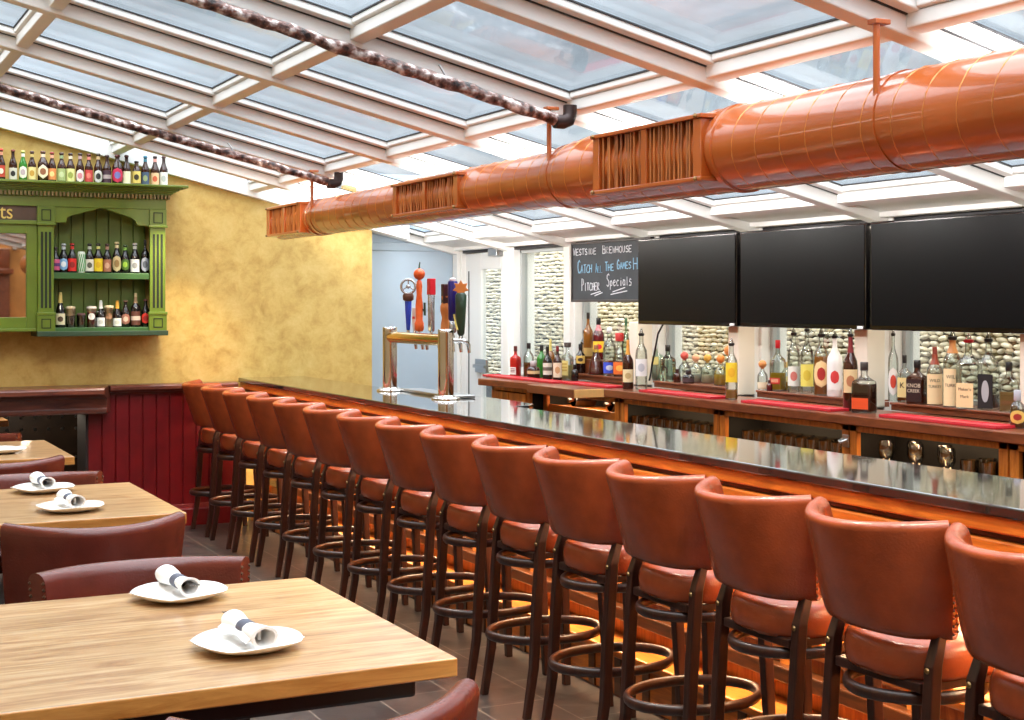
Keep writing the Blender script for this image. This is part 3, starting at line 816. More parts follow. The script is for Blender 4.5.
def make_chair(label):
    """front (+x local) faces the table"""
    t = thing('dining_chair', label, 'chair', (0, 0, 0), 0, 'oxblood leather dining chairs')
    soft_block(MB(), .54, .50, .38, .47, .12).build('seat', M_leather2, t, smooth=60)
    b = build_back(MB(), .305, .34, .40, .795, -.30, .05, .19, .075, .0, bow=1).build('backrest', M_leather2, t, smooth=34)
    nl = MB()
    nail_row(nl, 18, .305, .34, .40, .795, -.30, .05, .19, .19, .075, 0, .006)
    nl.build('nailheads', M_nail, b)
    for sx, sy in ((-.22, -.24), (-.22, .24), (.2, -.22), (.2, .22)):
        rings = []
        for z, w, k in ((.40, .024, 1.0), (.2, .021, 1.03), (0, .016, 1.1)):
            rings.append([(sx * k + a * w, sy * k + c * w, z) for a, c in ((-1, -1), (1, -1), (1, 1), (-1, 1))])
        MB().sweep(rings).build('leg', M_darkwood, t, bevel=.004)
    return t
CH = [(1.03, 3.12, 'near', 'oxblood leather chair back at the bottom edge, near side of the first pine table'),
      (1.02, 4.56, 'far', 'oxblood leather chair facing the camera across the nearest pine table'),
      (1.07, 6.02, 'near', 'oxblood leather chair with its dark back to the camera at the second pine table'),
      (1.05, 7.30, 'far', 'oxblood leather chair facing the camera across the second pine table'),
      (1.00, 8.52, 'near', 'oxblood leather chair with its back to the camera at the third pine table'),
      (0.98, 9.72, 'far', 'oxblood leather chair facing the camera across the third pine table'),
      (0.90, 11.36, 'near', 'oxblood leather chair at the table in the dark nook, cut by the left edge')]
c0 = None
for x_, y_, side, lab in CH:
    if c0 is None: o = c0 = make_chair(lab)
    else: o = copy_tree(c0); o['label'] = lab
    o.rotation_euler = (0, 0, PI / 2 if side == 'near' else -PI / 2)
    o.location = (x_, y_, 0)

M_fork = plain('fork_steel', rgb(120, 120, 122), .25, metal=1)
def setting(x_, y_, far, names, rz, ztab=.76, full=True):
    """plate, flat napkin, rolled napkin with band, fork"""
    p = thing('dinner_plate', names[0], 'plate', (x_, y_, ztab), rz, 'white dinner plates')
    n = 48; rings = []
    for (r, z) in ((.075, .0), (.08, .003), (.115, .010), (.146, .020), (.149, .024), (.145, .0255), (.11, .016), (.08, .0095), (.03, .0085), (.001, .0085)):
        ring = []
        for k in range(n):
            a = 2 * PI * k / n
            sq = 1 / (abs(math.cos(a)) ** 3 + abs(math.sin(a)) ** 3) ** (1 / 3)   # softly squared rim
            kk = .93 * (1 + (sq - 1) * .3 * min(1, r / .15))
            ring.append((r * kk * math.cos(a), r * kk * math.sin(a), z + (.006 * abs(math.cos(2 * a)) if r > .14 else 0)))
        rings.append(ring)
    MB().sweep(rings).build('plate_body', M_ivory, p, smooth=60)
    if not full: return
    # flat paper napkin lying on the plate
    rq = random.Random(len(names[1]))
    g = MB(); N = 12; vs = []; fs = []
    for i in range(N + 1):
        for j in range(N + 1):
            a, b = -.104 + .208 * i / N, -.104 + .208 * j / N
            r = math.hypot(a, b)
            zz = .0125 + max(0, (r - .085)) * .22 + .002 * math.sin(9 * a + 4 * b) ** 2
            vs.append((a, b, zz))
    for i in range(N):
        for j in range(N):
            fs.append((i * (N + 1) + j, (i + 1) * (N + 1) + j, (i + 1) * (N + 1) + j + 1, i * (N + 1) + j + 1))
    g.add(vs, fs)
    nk = g.build('paper_napkin', M_paper, smooth=60, loc=(x_, y_, ztab)); nk.rotation_euler = (0, 0, rz + .25)
    sol = nk.modifiers.new('thick', 'SOLIDIFY'); sol.thickness = .0012; sol.offset = 1
    tag(nk, names[1], 'napkin', 'paper napkins on the plates')
    # rolled napkin: a flared spiral roll
    zr = ztab + .053
    ro = thing('napkin_roll', names[2], 'napkin roll', (x_, y_, zr), names[4], 'rolled napkins')
    rings = []; n = 28
    for (q, r) in ((-.13, .034), (-.08, .029), (-.02, .0215), (.0, .021), (.025, .0215), (.07, .027), (.105, .033)):
        rings.append([(q, r * (1 + .05 * math.sin(3 * 2 * PI * k / n)) * math.cos(2 * PI * k / n), r * .86 * math.sin(2 * PI * k / n)) for k in range(n)])
    body = MB(); body.sweep(rings, close_ends=False)
    inner = [[(p_[0], p_[1] * .78, p_[2] * .78) for p_ in rg] for rg in rings[::-1]]
    body.sweep(inner, close_ends=False)
    # rims
    o1 = len(body.v); body.add(rings[-1] + inner[0], [(k, (k + 1) % n, n + (k + 1) % n, n + k) for k in range(n)])
    body.add(rings[0] + inner[-1], [(k, (k + 1) % n, n + (k + 1) % n, n + k) for k in range(n)])
    body.box(-.09, -.02, -.004, .003, -.012, .012)
    # loose folded flap along the roll
    flap = []
    for q in (-.11, -.05, .0, .05, .1):
        flap.append([(q, .016 + .02 * abs(q) * 4, -.004), (q, .03 + abs(q) * .12, -.014), (q, .032 + abs(q) * .12, -.011), (q, .018 + .02 * abs(q) * 4, .002)])
    body.sweep(flap)
    body.build('roll', M_paper, ro, smooth=50)
    bd = MB(); rr_ = [[(q, .0235 * math.cos(2 * PI * k / n), .0208 * math.sin(2 * PI * k / n)) for k in range(n)] for q in (-.022, .022)]
    bd.sweep(rr_); bd.build('paper_band', M_greyband, ro, smooth=50)
    # fork inside the roll, tines out of the flared end
    fk = MB()
    fk.box(-.06, .055, -.004, .004, -.0012, .0012)
    fk.prism([(.05, -.004), (.065, -.012), (.085, -.0125), (.085, .0125), (.065, .012), (.05, .004)], 'z', -.0012, .0012)
    for k in range(4):
        yy = -.0105 + .007 * k
        fk.box(.085, .158, yy - .0014, yy + .0014, -.0012, .0014)
    kf = fk.build('fork', M_fork, loc=(x_, y_, zr + .006), bevel=.0005); kf.rotation_euler = (0, -.05, names[4])
    tag(kf, names[3], 'fork', 'forks in the rolled napkins')
def nm(where, roll): return ('white plate ' + where, 'flat white napkin on the plate ' + where, 'napkin roll with grey band on the plate ' + where, 'steel fork in the roll on the plate ' + where, roll)
setting(X_on(179, 4.30), 4.30, True, nm('beside the chair facing the camera, nearest table', -1.5), .4)
setting(X_on(247, 3.60), 3.60, False, nm('closest to the camera, nearest table', 1.64), .2)
setting(X_on(43, 7.02), 7.02, True, nm('on the far side of the second table', -1.5), .3)
setting(X_on(70, 6.33), 6.33, False, nm('on the near side of the second table', 1.64), .1)
setting(X_on(2, 8.95), 8.95, False, nm('on the third table, cut by the left edge', 1.9), .1, full=False)

# riveted booth at the back of the nook
booth = thing('booth_bench', 'dark brown booth back with rows of brass studs in the nook', 'booth', (0, 12.45, 0))
M_booth = plain('dark_brown_hide', rgb(64, 48, 34), .45, bump=.15, bscale=50, vary=.35, vscale=5)
xb1 = X_on(89, 12.35)
MB().box(-1.8, xb1, -.06, .10, .38, .80).build('booth_back', M_booth, booth, bevel=.015)
MB().box(-1.8, xb1 - .7, -.5, -.05, .30, .44).build('booth_seat', M_booth, booth, bevel=.03)
MB().box(-1.8, xb1, -.05, .10, 0, .38).build('booth_base', M_booth, booth)
sd = MB()
for zz in (.70, .60, .36):
    x_ = -.2
    while x_ < xb1 - .02:
        sd.lathe([(.001, -.006), (.014, -.001), (.001, .008)], (0, 0, 0), 8, Matrix.Translation((x_, -.064, zz)) @ Matrix.Rotation(PI / 2, 4, 'X')); x_ += .11
sd.build('studs', M_steel, booth)
# ================================================================== SCREENS, CHALKBOARD
def tv(label, u0, u1, X=4.70, y1=None):
    ya_ = Y_on(u0, X); yb_ = Y_on(u1, X) if y1 is None else y1
    yc, hw = (ya_ + yb_) / 2, (ya_ - yb_) / 2 - .004
    zc, hh = 1.782, .264
    t = thing('television', label, 'television', (X, yc, zc), 0, 'televisions over the back counter')
    MB().box(0, .055, -hw, hw, -hh, hh).build('bezel', M_bezel, t, bevel=.006)
    MB().box(-.003, .01, -hw + .012, hw - .012, -hh + .022, hh - .012).build('screen', M_tv, t)
    MB().box(.05, .07, -.18, .18, -.12, .12).build('wall_mount', M_black, t, bevel=.004)
    MB().box(-.005, .0, -hw + .02, -hw + .06, -hh + .005, -hh + .018).build('sticker', M_paper, t)
    return t
tv('black flat television beside the chalkboard, leftmost of the three', 637.5, 737)
tv('black flat television in the middle of the three', 739.5, 866.5)
tv('black flat television cut by the right edge of the photo', 869.5, 0, y1=Y_on(869.5, 4.70) - 1.06)

STROKES = {
 'A': [[(0, 0), (.5, 1), (1, 0)], [(.2, .4), (.8, .4)]], 'B': [[(0, 0), (0, 1), (.7, .95), (.75, .6), (0, .52)], [(0, .52), (.9, .45), (.85, .05), (0, 0)]],
 'C': [[(.95, .85), (.6, 1), (.15, .8), (0, .45), (.15, .1), (.6, 0), (.95, .15)]], 'D': [[(0, 0), (0, 1), (.7, .85), (.95, .5), (.7, .12), (0, 0)]],
 'E': [[(.9, 1), (0, 1), (0, 0), (.9, 0)], [(0, .52), (.7, .52)]], 'G': [[(.9, .85), (.55, 1), (.1, .75), (0, .4), (.2, .05), (.6, 0), (.92, .15), (.92, .45), (.55, .45)]],
 'H': [[(0, 0), (0, 1)], [(.9, 0), (.9, 1)], [(0, .5), (.9, .5)]], 'I': [[(.5, 0), (.5, 1)]], 'L': [[(0, 1), (0, 0), (.85, 0)]],
 'M': [[(0, 0), (.1, 1), (.5, .35), (.9, 1), (1, 0)]], 'O': [[(.5, 1), (.1, .8), (0, .45), (.15, .1), (.5, 0), (.85, .1), (1, .5), (.85, .88), (.5, 1)]],
 'P': [[(0, 0), (0, 1), (.7, .95), (.85, .72), (.65, .5), (0, .45)]], 'R': [[(0, 0), (0, 1), (.7, .95), (.8, .7), (.6, .52), (0, .48), (.9, 0)]],
 'S': [[(.9, .88), (.55, 1), (.12, .85), (.15, .62), (.8, .42), (.88, .15), (.45, 0), (0, .12)]], 'T': [[(.5, 0), (.5, 1)], [(0, 1), (1, 1)]],
 'U': [[(0, 1), (.05, .2), (.4, 0), (.85, .15), (.9, 1)]], 'W': [[(0, 1), (.22, 0), (.5, .7), (.78, 0), (1, 1)]],
 'p': [[(.1, .7), (.1, -.45)], [(.1, .6), (.5, .75), (.85, .5), (.7, .12), (.1, .1)]], 'e': [[(.05, .42), (.85, .5), (.6, .78), (.15, .65), (.02, .3), (.3, .02), (.85, .12)]],
 'c': [[(.85, .65), (.45, .78), (.05, .45), (.25, .05), (.85, .1)]], 'i': [[(.5, 0), (.5, .72)], [(.5, .95), (.52, 1.0)]],
 'a': [[(.8, .7), (.3, .75), (.02, .35), (.3, .02), (.8, .2)], [(.82, .75), (.85, 0)]], 'l': [[(.4, 1.15), (.45, 0)]], 's': [[(.85, .75), (.3, .85), (.2, .5), (.8, .35), (.75, .02), (.05, .0)]],
}
XCB = 4.765
cu0, cu1 = 571.8, 652
cy0, cy1 = Y_on(cu0, XCB), Y_on(cu1, XCB)
cz0, cz1 = Z_X(572.3, 302, XCB), Z_X(571.8, 242.8, XCB)
cb_ = thing('chalkboard', 'black chalkboard with white and blue handwriting beside the televisions', 'chalkboard', (XCB, cy0, cz0))
MB().box(.0, .016, cy1 - cy0, 0, 0, cz1 - cz0).build('slate', M_chalk_b, cb_)
fr = MB(); Wb, Hb = cy1 - cy0, cz1 - cz0
for (a, b, c, d) in ((Wb, 0, Hb - .016, Hb), (Wb, 0, 0, .016), (Wb, Wb + .014, 0, Hb), (-.014, 0, 0, Hb)):
    fr.box(-.008, .018, a, b, c, d)
fr.build('frame', plain('charcoal_frame', rgb(58, 52, 50), .5), cb_, bevel=.003)
def chalk_word(word, x0, y0, x1, y1, first=1.0, rest=.8, slope=0.0, wob=1):
    """word box in a 10.29x close-up of the board whose origin is pixel (560, 235)"""
    out = []
    n = len(word); w = (x1 - x0) / n; rq = random.Random(word)
    for i, ch in enumerate(word):
        k = first if i == 0 else rest
        for s in STROKES[ch]:
            line = []
            for (a, b) in s:
                px = x0 + w * (i + .08 + a * .78) + rq.uniform(-1, 1) * 1.5
                py = y1 - (y1 - y0) * k * b + slope * (px - x0) + rq.uniform(-1, 1) * 2.0
                u, v = 560 + px / 10.29, 235 + py / 10.29
                line.append((-.002, Y_on(u, XCB) - cy0, Z_X(u, v, XCB) - cz0))
            out.append(line)
    return out
def chalk_lines(name, lines, mat):
    m = MB()
    for l in lines: m.tube(l, .0018, n=5, ry=.0034)
    m.build(name, mat, cb_, smooth=60)
chalk_lines('chalk_lettering', chalk_word('WESTSIDE', 138, 140, 378, 212, 1, .85, -.07) + chalk_word('BREWHOUSE', 440, 108, 745, 190, 1, .8, -.06), M_chalk)
chalk_lines('chalk_lettering', chalk_word('CATCH', 185, 262, 335, 395, 1, .62, -.06) + chalk_word('ALL', 368, 290, 440, 388, 1, .7, -.06) + chalk_word('THE', 465, 280, 560, 370, 1, .75, -.06)
            + chalk_word('GAMES', 588, 255, 738, 352, 1, .7, -.06) + chalk_word('HERE', 755, 235, 975, 355, 1, .8, -.06), M_chalk2)
def seg(a, b):
    r = []
    for (x, y) in (a, b):
        u, v = 560 + x / 10.29, 235 + y / 10.29
        r.append((-.002, Y_on(u, XCB) - cy0, Z_X(u, v, XCB) - cz0))
    return r
chalk_lines('chalk_lettering', chalk_word('PITCHER', 225, 450, 412, 575, 1, .62, -.05) + chalk_word('Specials', 482, 400, 745, 530, 1, .62, -.05)
            + [seg((320, 612), (420, 580)), seg((360, 625), (438, 592)), seg((545, 585), (672, 540)), seg((525, 612), (692, 575))], M_chalk)

# ================================================================== BACK COUNTER
ZC = 1.126
YC0, YC1 = 2.2, Y_on(478, 4.31)
ctr = thing('back_counter', 'long brown wooden back counter under the windows', 'counter', (0, 0, 0))
MB().prism([(4.40, YC0), (4.40, 8.15), (4.31, 8.15), (4.24, 8.99), (4.62, 9.34), (4.76, 9.34), (4.76, YC0)], 'z', ZC - .046, ZC).build('worktop', M_counter, ctr, bevel=.005)
MB().prism([(4.196, 7.55), (4.196, 8.16), (4.41, 8.16), (4.41, 7.55)], 'z', ZC - .05, ZC + .002).build('projecting_leaf', M_counter, ctr, bevel=.003)
MB().box(4.20, 4.405, 7.535, 7.552, ZC - .049, ZC).build('leaf_end', plain('bare_maple', rgb(226, 172, 104), .4, vary=.1, vscale=20), ctr, bevel=.002)
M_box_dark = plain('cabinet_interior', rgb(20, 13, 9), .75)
def unit(label, u0, u1, kind):
    XFc = 4.435
    xo = XFc if kind != 'doors' else 4.35
    ya_, yb_ = Y_on(u0, 4.435) - .002, Y_on(u1, 4.435) + .002
    if kind == 'doors': ya_ = 9.0
    t = thing('counter_cabinet', label, 'cabinet', (0, 0, 0), 0, 'cabinets under the back counter')
    zt_ = ZC - .048
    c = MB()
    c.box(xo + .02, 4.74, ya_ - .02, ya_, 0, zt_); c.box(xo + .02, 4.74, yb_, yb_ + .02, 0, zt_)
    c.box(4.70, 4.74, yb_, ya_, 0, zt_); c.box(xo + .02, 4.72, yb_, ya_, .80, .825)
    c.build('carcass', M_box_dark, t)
    f = MB()
    f.box(xo, xo + .025, ya_ - .05, ya_, 0, zt_); f.box(xo, xo + .025, yb_, yb_ + .05, 0, zt_); f.box(xo, xo + .025, yb_, ya_, zt_ - .03, zt_)
    f.build('face_frame', M_barwood_v, t, bevel=.003)
    if kind == 'doors':
        ym = (ya_ + yb_) / 2
        for a, b, kx in ((yb_ + .04, ym - .004, ym - .03), (ym + .004, ya_ - .04, ym + .04)):
            d = MB().box(xo - .012, xo + .008, a, b, .12, zt_ - .035).build('door', M_barwood_v, t, bevel=.004)
            MB().lathe([(.006, 0), (.006, .012), (.014, .018), (.014, .026), (.001, .03)], (0, 0, 0), 12, Matrix.Translation((xo - .012, kx, zt_ - .10)) @ Matrix.Rotation(-PI / 2, 4, 'Y')).build('knob', M_brass, d, smooth=50)
    else:
        MB().box(xo - .01, xo + .012, yb_ + .05, ya_ - .05, .10, .80).build('door', M_barwood_v, t, bevel=.004)
        if 'leaf' in label:
            MB().box(xo + .03, 4.69, yb_ + .06, ya_ - .03, .825, .975).build('drawer_box', M_barwood, t, bevel=.004)
            MB().box(xo + .018, xo + .03, yb_ + .05, ya_ - .02, .83, .985).build('drawer', M_barwood, t, bevel=.004)
    return ya_, yb_
unit('wooden cabinet with two knobbed doors at the far end of the back counter', 482, 541, 'doors')
uB = unit('open wooden cabinet under the projecting counter leaf', 543, 619, 'open')
uC = unit('open wooden cabinet full of tumblers below the leftmost television', 620, 719, 'open')
uD = unit('open wooden cabinet full of tumblers below the middle television', 719.5, 849, 'open')
uE = unit('open wooden cabinet with stemmed glasses below the rightmost television', 849.5, 1008, 'open')
unit('wooden cabinet under the back counter at the right edge of the photo', 1009, 1180, 'open')
# bottle opener on the stile
ob = thing('bottle_opener', 'small steel bottle opener on the cabinet stile under the square whisky bottle', 'bottle opener', (4.43, Y_on(846, 4.43), 1.0))
MB().box(-.006, .004, -.022, .022, -.03, .03).build('plate', M_steel, ob, bevel=.003)
MB().tube([(-.004, -.018, .01), (-.03, -.014, .0), (-.034, 0, -.006), (-.03, .014, .0), (-.004, .018, .01)], .006, n=8).build('lip', M_steel, ob, smooth=60)
# red mats
for k, (a, b, lab) in enumerate(((500, 571, 'red rubber bar mat at the far end of the back counter'), (573, 618, 'red rubber bar mat below the chalkboard'),
                (650, 723, 'red rubber bar mat below the leftmost television'), (753, 843, 'red rubber bar mat below the middle television'), (892, 1011, 'red rubber bar mat below the rightmost television'))):
    x0 = 4.53
    y0, y1 = Y_on(b, x0), Y_on(a, x0)
    t = thing('bar_mat', lab, 'bar mat', (4.51 if k else 4.45, (y0 + y1) / 2, ZC), 0, 'red bar mats')
    h_ = (y1 - y0) / 2
    MB().box(-.06, .06, -h_, h_, 0, .010).build('mat_body', M_red_mat, t, bevel=.003)
    rim = MB()
    for (a0, a1, b0, b1) in ((-.06, -.052, -h_, h_), (.052, .06, -h_, h_), (-.06, .06, -h_, -h_ + .008), (-.06, .06, h_ - .008, h_)): rim.box(a0, a1, b0, b1, .008, .014)
    rim.build('rim', M_red_mat, t, bevel=.002)
# bottle steps between the posts
ZS = 1.166
def step(lab, a, b):
    y0, y1 = Y_on(b, 4.79), Y_on(a, 4.79)
    t = thing('bottle_step', lab, 'bottle step', (4.78, (y0 + y1) / 2, ZC), 0, 'wooden bottle steps')
    h_ = (y1 - y0) / 2
    MB().box(.01, .20, -h_, h_, 0.001, ZS - ZC - .012).build('riser', M_counter, t, bevel=.002)
    MB().box(0, .20, -h_, h_, ZS - ZC - .012, ZS - ZC).build('tread', M_counter, t, bevel=.003)
step('dark wooden bottle step below the chalkboard', 574, 637)
step('dark wooden bottle step below the leftmost television', 654, 739)
step('dark wooden bottle step below the middle television', 757, 869)
step('dark wooden bottle step below the rightmost television', 891, 1056)
yq0, yq1 = Y_on(612, 4.9), Y_on(579, 4.9)
us = thing('bottle_step', 'short upper bottle step behind the first bottles below the chalkboard', 'bottle step', (4.87, (yq0 + yq1) / 2, ZS), 0, 'wooden bottle steps')
MB().box(0, .105, -(yq1 - yq0) / 2, (yq1 - yq0) / 2, 0.001, .085).build('riser', M_counter, us, bevel=.003)
MB().box(-.004, .107, -(yq1 - yq0) / 2, (yq1 - yq0) / 2, .085, .097).build('tread', M_counter, us, bevel=.002)

# ================================================================== BOTTLES
GL = {'clear': clear('clear_bottle_glass', (.84, .89, .88, 1), .22), 'greenish': clear('pale_green_glass', (.74, .88, .76, 1), .22),
      'brown': plain('brown_bottle_glass', rgb(52, 22, 12), .07, spec=.7), 'green': plain('green_bottle_glass', rgb(44, 120, 36), .07, spec=.7),
      'black': plain('near_black_bottle_glass', rgb(22, 14, 14), .07, spec=.7), 'amber': plain('amber_bottle_glass', rgb(128, 78, 26), .08, spec=.7),
      'red': plain('red_liqueur_glass', rgb(176, 36, 30), .08, spec=.7), 'white': plain('white_bottle', rgb(240, 240, 240), .3), 'dkred': plain('dark_red_glass', rgb(78, 16, 24), .07, spec=.7),
      'dkbrown': plain('dark_whisky', rgb(58, 24, 14), .07, spec=.7)}
def cm(c, rough=.5):
    return plain('paint_%02x%02x%02x' % tuple(c), rgb(*c), rough)
INK = (40, 34, 34)
PROF = {
 'beer': [(.9, 0), (1, .02), (1, .50), (.95, .57), (.62, .69), (.43, .78), (.40, .92), (.47, .925), (.47, .955)],
 'stubby': [(.9, 0), (1, .02), (1, .52), (.94, .62), (.6, .74), (.42, .80), (.40, .92), (.46, .925), (.46, .955)],
 'liquor': [(.93, 0), (1, .02), (1, .56), (.9, .64), (.5, .72), (.34, .77), (.33, .88)],
 'tall': [(.93, 0), (1, .015), (1, .52), (.92, .60), (.45, .70), (.30, .76), (.28, .90)],
 'champ': [(.93, 0), (1, .02), (1, .42), (.85, .53), (.45, .70), (.36, .80), (.34, .955)],
 'cone': [(.96, 0), (1, .03), (.98, .12), (.72, .45), (.40, .68), (.32, .76), (.32, .86)],
 'round': [(.85, 0), (1, .06), (1.02, .30), (.95, .46), (.6, .60), (.34, .68), (.30, .82)],
 'squat': [(.93, 0), (1, .04), (1, .50), (.85, .62), (.45, .70), (.40, .80)],
 'ball': [(.85, 0), (1, .05), (1, .42), (.85, .52), (.42, .62), (.34, .66), (.34, .72)],
}
def bottle(name, label, cat, group, base, h, r, kind='beer', glass='brown', liquid=None, lab=None, neck=None, cap=None, rz=0.0, text=None):
    """lab=(colour, z0, z1, shape, print colour); neck=colour; cap=(style, colour); liquid=(colour, fraction)"""
    bx, by, bz = base
    t = thing(name, label, cat, base, 0, group)
    aim = math.atan2(-by, -bx)
    g = GL[glass]
    sq = kind in ('square', 'flask')
    if sq:
        dpt = .8 if kind == 'square' else .5
        rings = []
        for (k, kd, z) in ((.94, .94, 0), (1, 1, .02), (1, 1, .55), (.93, .93, .62), (.55, .65, .69), (.33, .40, .74), (.31, .38, .88)):
            rings.append([(p[0] * 1, p[1], z * h) for p in rrect(2 * r * dpt * kd if z < .65 else 2 * r * .32, 2 * r * k, r * .25 if z < .65 else r * .3, 3)])
        b = MB(); b.sweep(rings)
        body = b.build('bottle_glass', g, t, smooth=40)
        body.rotation_euler = (0, 0, rz)
        ztop = .88
    else:
        pf = [(q * r, z * h) for q, z in PROF[kind]]
        body = MB().lathe(pf, n=20).build('bottle_glass', g, t, smooth=50)
        ztop = PROF[kind][-1][1]
    if liquid:
        lc, fr_ = liquid
        lm = cm(lc, .1)
        if sq:
            rings = [[(p[0], p[1], z * h) for p in rrect(2 * r * dpt * .9, 2 * r * .93, r * .22, 3)] for z in (.03, min(fr_, .57))]
            lo = MB().sweep(rings).build('liquid', lm, t, smooth=40); lo.rotation_euler = (0, 0, rz)
        else:
            P = [(q * r * .92, z * h) for q, z in PROF[kind] if z < fr_]
            P[0] = (P[0][0], .02 * h)
            # radius at fill line
            pr_ = PROF[kind]
            for (q0, z0), (q1, z1) in zip(pr_, pr_[1:]):
                if z0 <= fr_ <= z1: P.append(((q0 + (q1 - q0) * (fr_ - z0) / (z1 - z0)) * r * .92, fr_ * h))
            MB().lathe(sorted(P, key=lambda p: p[1]), n=16).build('liquid', lm, t, smooth=50)
    if lab:
        c, z0, z1, shape, pc = lab
        if sq:
            hw = r * .86
            xx = -r * dpt - .0012
            lo = MB().box(xx - .0004, xx + .001, -hw, hw, z0 * h, z1 * h).build('label', cm(c), t); lo.rotation_euler = (0, 0, rz)
            if pc:
                p_ = MB()
                if shape == 'oval': p_.prism([(hw * .5 * math.cos(a), (z0 + z1) / 2 * h + .32 * (z1 - z0) * h * math.sin(a)) for a in [2 * PI * k / 20 for k in range(20)]], 'x', xx - .0012, xx)
                else:
                    for zz in (.72, .5, .3): p_.box(xx - .0012, xx, -hw * .7, hw * .7, (z0 + (z1 - z0) * zz) * h, (z0 + (z1 - z0) * (zz + .10)) * h)
                lp = p_.build('label_print', cm(pc), t); lp.rotation_euler = (0, 0, rz)
            if text:
                for li, (s, fz, sz, col) in enumerate(text):
                    vs, fs = text_mesh(s, sz)
                    q = MB(); q.add([(xx - .0018 - z * .2, -x, (z0 + (z1 - z0) * fz) * h + y) for x, y, z in vs], fs)
                    tm = q.build('lettering', cm(col), t, fix=False); tm.rotation_euler = (0, 0, rz)
        else:
            A = 1.15
            def rad(z):
                pr_ = PROF[kind]
                for (q0, y0), (q1, y1) in zip(pr_, pr_[1:]):
                    if y0 <= z <= y1: return (q0 + (q1 - q0) * (z - y0) / (y1 - y0)) * r
                return r
            zs = [z0 + (z1 - z0) * k / 6 for k in range(7)]
            if shape in ('oval', 'hex'):
                m_ = MB(); n = 20; vs = []; fs = []
                for j, zz in enumerate([z0 + (z1 - z0) * k / 10 for k in range(11)]):
                    q = (zz - (z0 + z1) / 2) / ((z1 - z0) / 2)
                    w = A * math.sqrt(max(0.0004, 1 - q * q)) if shape == 'oval' else A * min(1, 1.55 * (1.02 - abs(q)))
                    for i in range(n + 1):
                        a = aim - w + 2 * w * i / n; rr = rad(zz) + .0009
                        vs.append((rr * math.cos(a), rr * math.sin(a), zz * h))
                for j in range(10):
                    for i in range(n): fs.append((j * (n + 1) + i, j * (n + 1) + i + 1, (j + 1) * (n + 1) + i + 1, (j + 1) * (n + 1) + i))
                m_.add(vs, fs); m_.build('label', cm(c), t, smooth=60)
            else:
                MB().lathe([(rad(z) + .0009, z * h) for z in zs], n=18, ang=(aim - A, aim + A)).build('label', cm(c), t, smooth=60)
            if pc:
                m_ = MB(); zm = (z0 + z1) / 2; hz = (z1 - z0) / 2
                if shape == 'band':
                    m_.lathe([(rad(zm) + .0018, (zm - hz * .3) * h), (rad(zm) + .0018, (zm + hz * .3) * h)], n=18, ang=(aim - A, aim + A))
                else:
                    n = 10; vs = []; fs = []
                    for j in range(9):
                        qq = -1 + j / 4
                        wv = .55 * math.sqrt(max(.0009, 1 - qq * qq)); zz = zm + hz * .5 * qq; rr = rad(zz) + .0019
                        for i in range(n + 1):
                            aa = aim - wv + 2 * wv * i / n
                            vs.append((rr * math.cos(aa), rr * math.sin(aa), zz * h))
                    for j in range(8):
                        for i in range(n): fs.append((j * (n + 1) + i, j * (n + 1) + i + 1, (j + 1) * (n + 1) + i + 1, (j + 1) * (n + 1) + i))
                    m_.add(vs, fs)
                m_.build('label_print', cm(pc), t, smooth=60)
            if text:
                for s, fz, sz, col in text:
                    vs, fs = text_mesh(s, sz); q = MB()
                    rr = r + .0022
                    q.add([(rr * math.cos(aim + x / rr), rr * math.sin(aim + x / rr), (z0 + (z1 - z0) * fz) * h + y) for x, y, z in vs], fs)
                    q.build('lettering', cm(col), t, fix=False)
    if neck and not sq:
        pr_ = PROF[kind]; zz0, zz1 = (.80, .90) if kind in ('beer', 'stubby') else (.70, pr_[-1][1] - .005)
        def rad2(z):
            for (q0, y0), (q1, y1) in zip(pr_, pr_[1:]):
                if y0 <= z <= y1: return (q0 + (q1 - q0) * (z - y0) / (y1 - y0)) * r
            return pr_[-1][0] * r
        MB().lathe([(rad2(z) + .0009, z * h) for z in (zz0, (zz0 + zz1) / 2, zz1)], n=16).build('neck_label', cm(neck, .35), t, smooth=60)
    if cap:
        st_, cc = cap
        nr = .31 * r if sq else PROF[kind][-1][0] * r
        z0 = ztop * h
        if st_ == 'crown':
            MB().lathe([(nr * 1.12, z0 - .004), (nr * 1.18, z0), (nr * 1.0, h - .002), (nr * .7, h), (.0005, h)], n=14).build('crown_cap', cm(cc, .3), t, smooth=50)
        elif st_ == 'cap':
            MB().lathe([(nr * 1.1, z0 - .012), (nr * 1.22, z0 - .010), (nr * 1.22, h - .003), (nr * 1.1, h), (.0005, h)], n=14).build('cap', cm(cc, .35), t, smooth=50)
        elif st_ == 'wide':
            MB().lathe([(nr * 1.0, z0 - .004), (nr * 2.1, z0), (nr * 2.2, h - .004), (nr * 2.0, h), (.0005, h)], n=16).build('cap', cm(cc, .4), t, smooth=50)
        elif st_ == 'ball':
            rb_ = (h - z0) / 2
            MB().lathe([(nr * .8, z0 - .004)] + [(max(.0005, rb_ * math.sin(PI * k / 8)), z0 + rb_ - rb_ * math.cos(PI * k / 8)) for k in range(1, 9)], n=16).build('stopper', cm(cc, .35), t, smooth=60)
        elif st_ == 'cork':
            MB().lathe([(nr * .9, z0 - .002), (nr * .95, h - .002), (nr * .8, h), (.0005, h)], n=12).build('cork', cm(cc, .7), t, smooth=50)
        elif st_ == 'pourer':
            zc_ = z0 + (h - z0) * .28
            MB().lathe([(nr * 1.15, z0 - .004), (nr * 1.55, z0 + .002), (nr * 1.5, zc_), (.0005, zc_ + .002)], n=14).build('pourer_collar', cm(cc, .4), t, smooth=50)
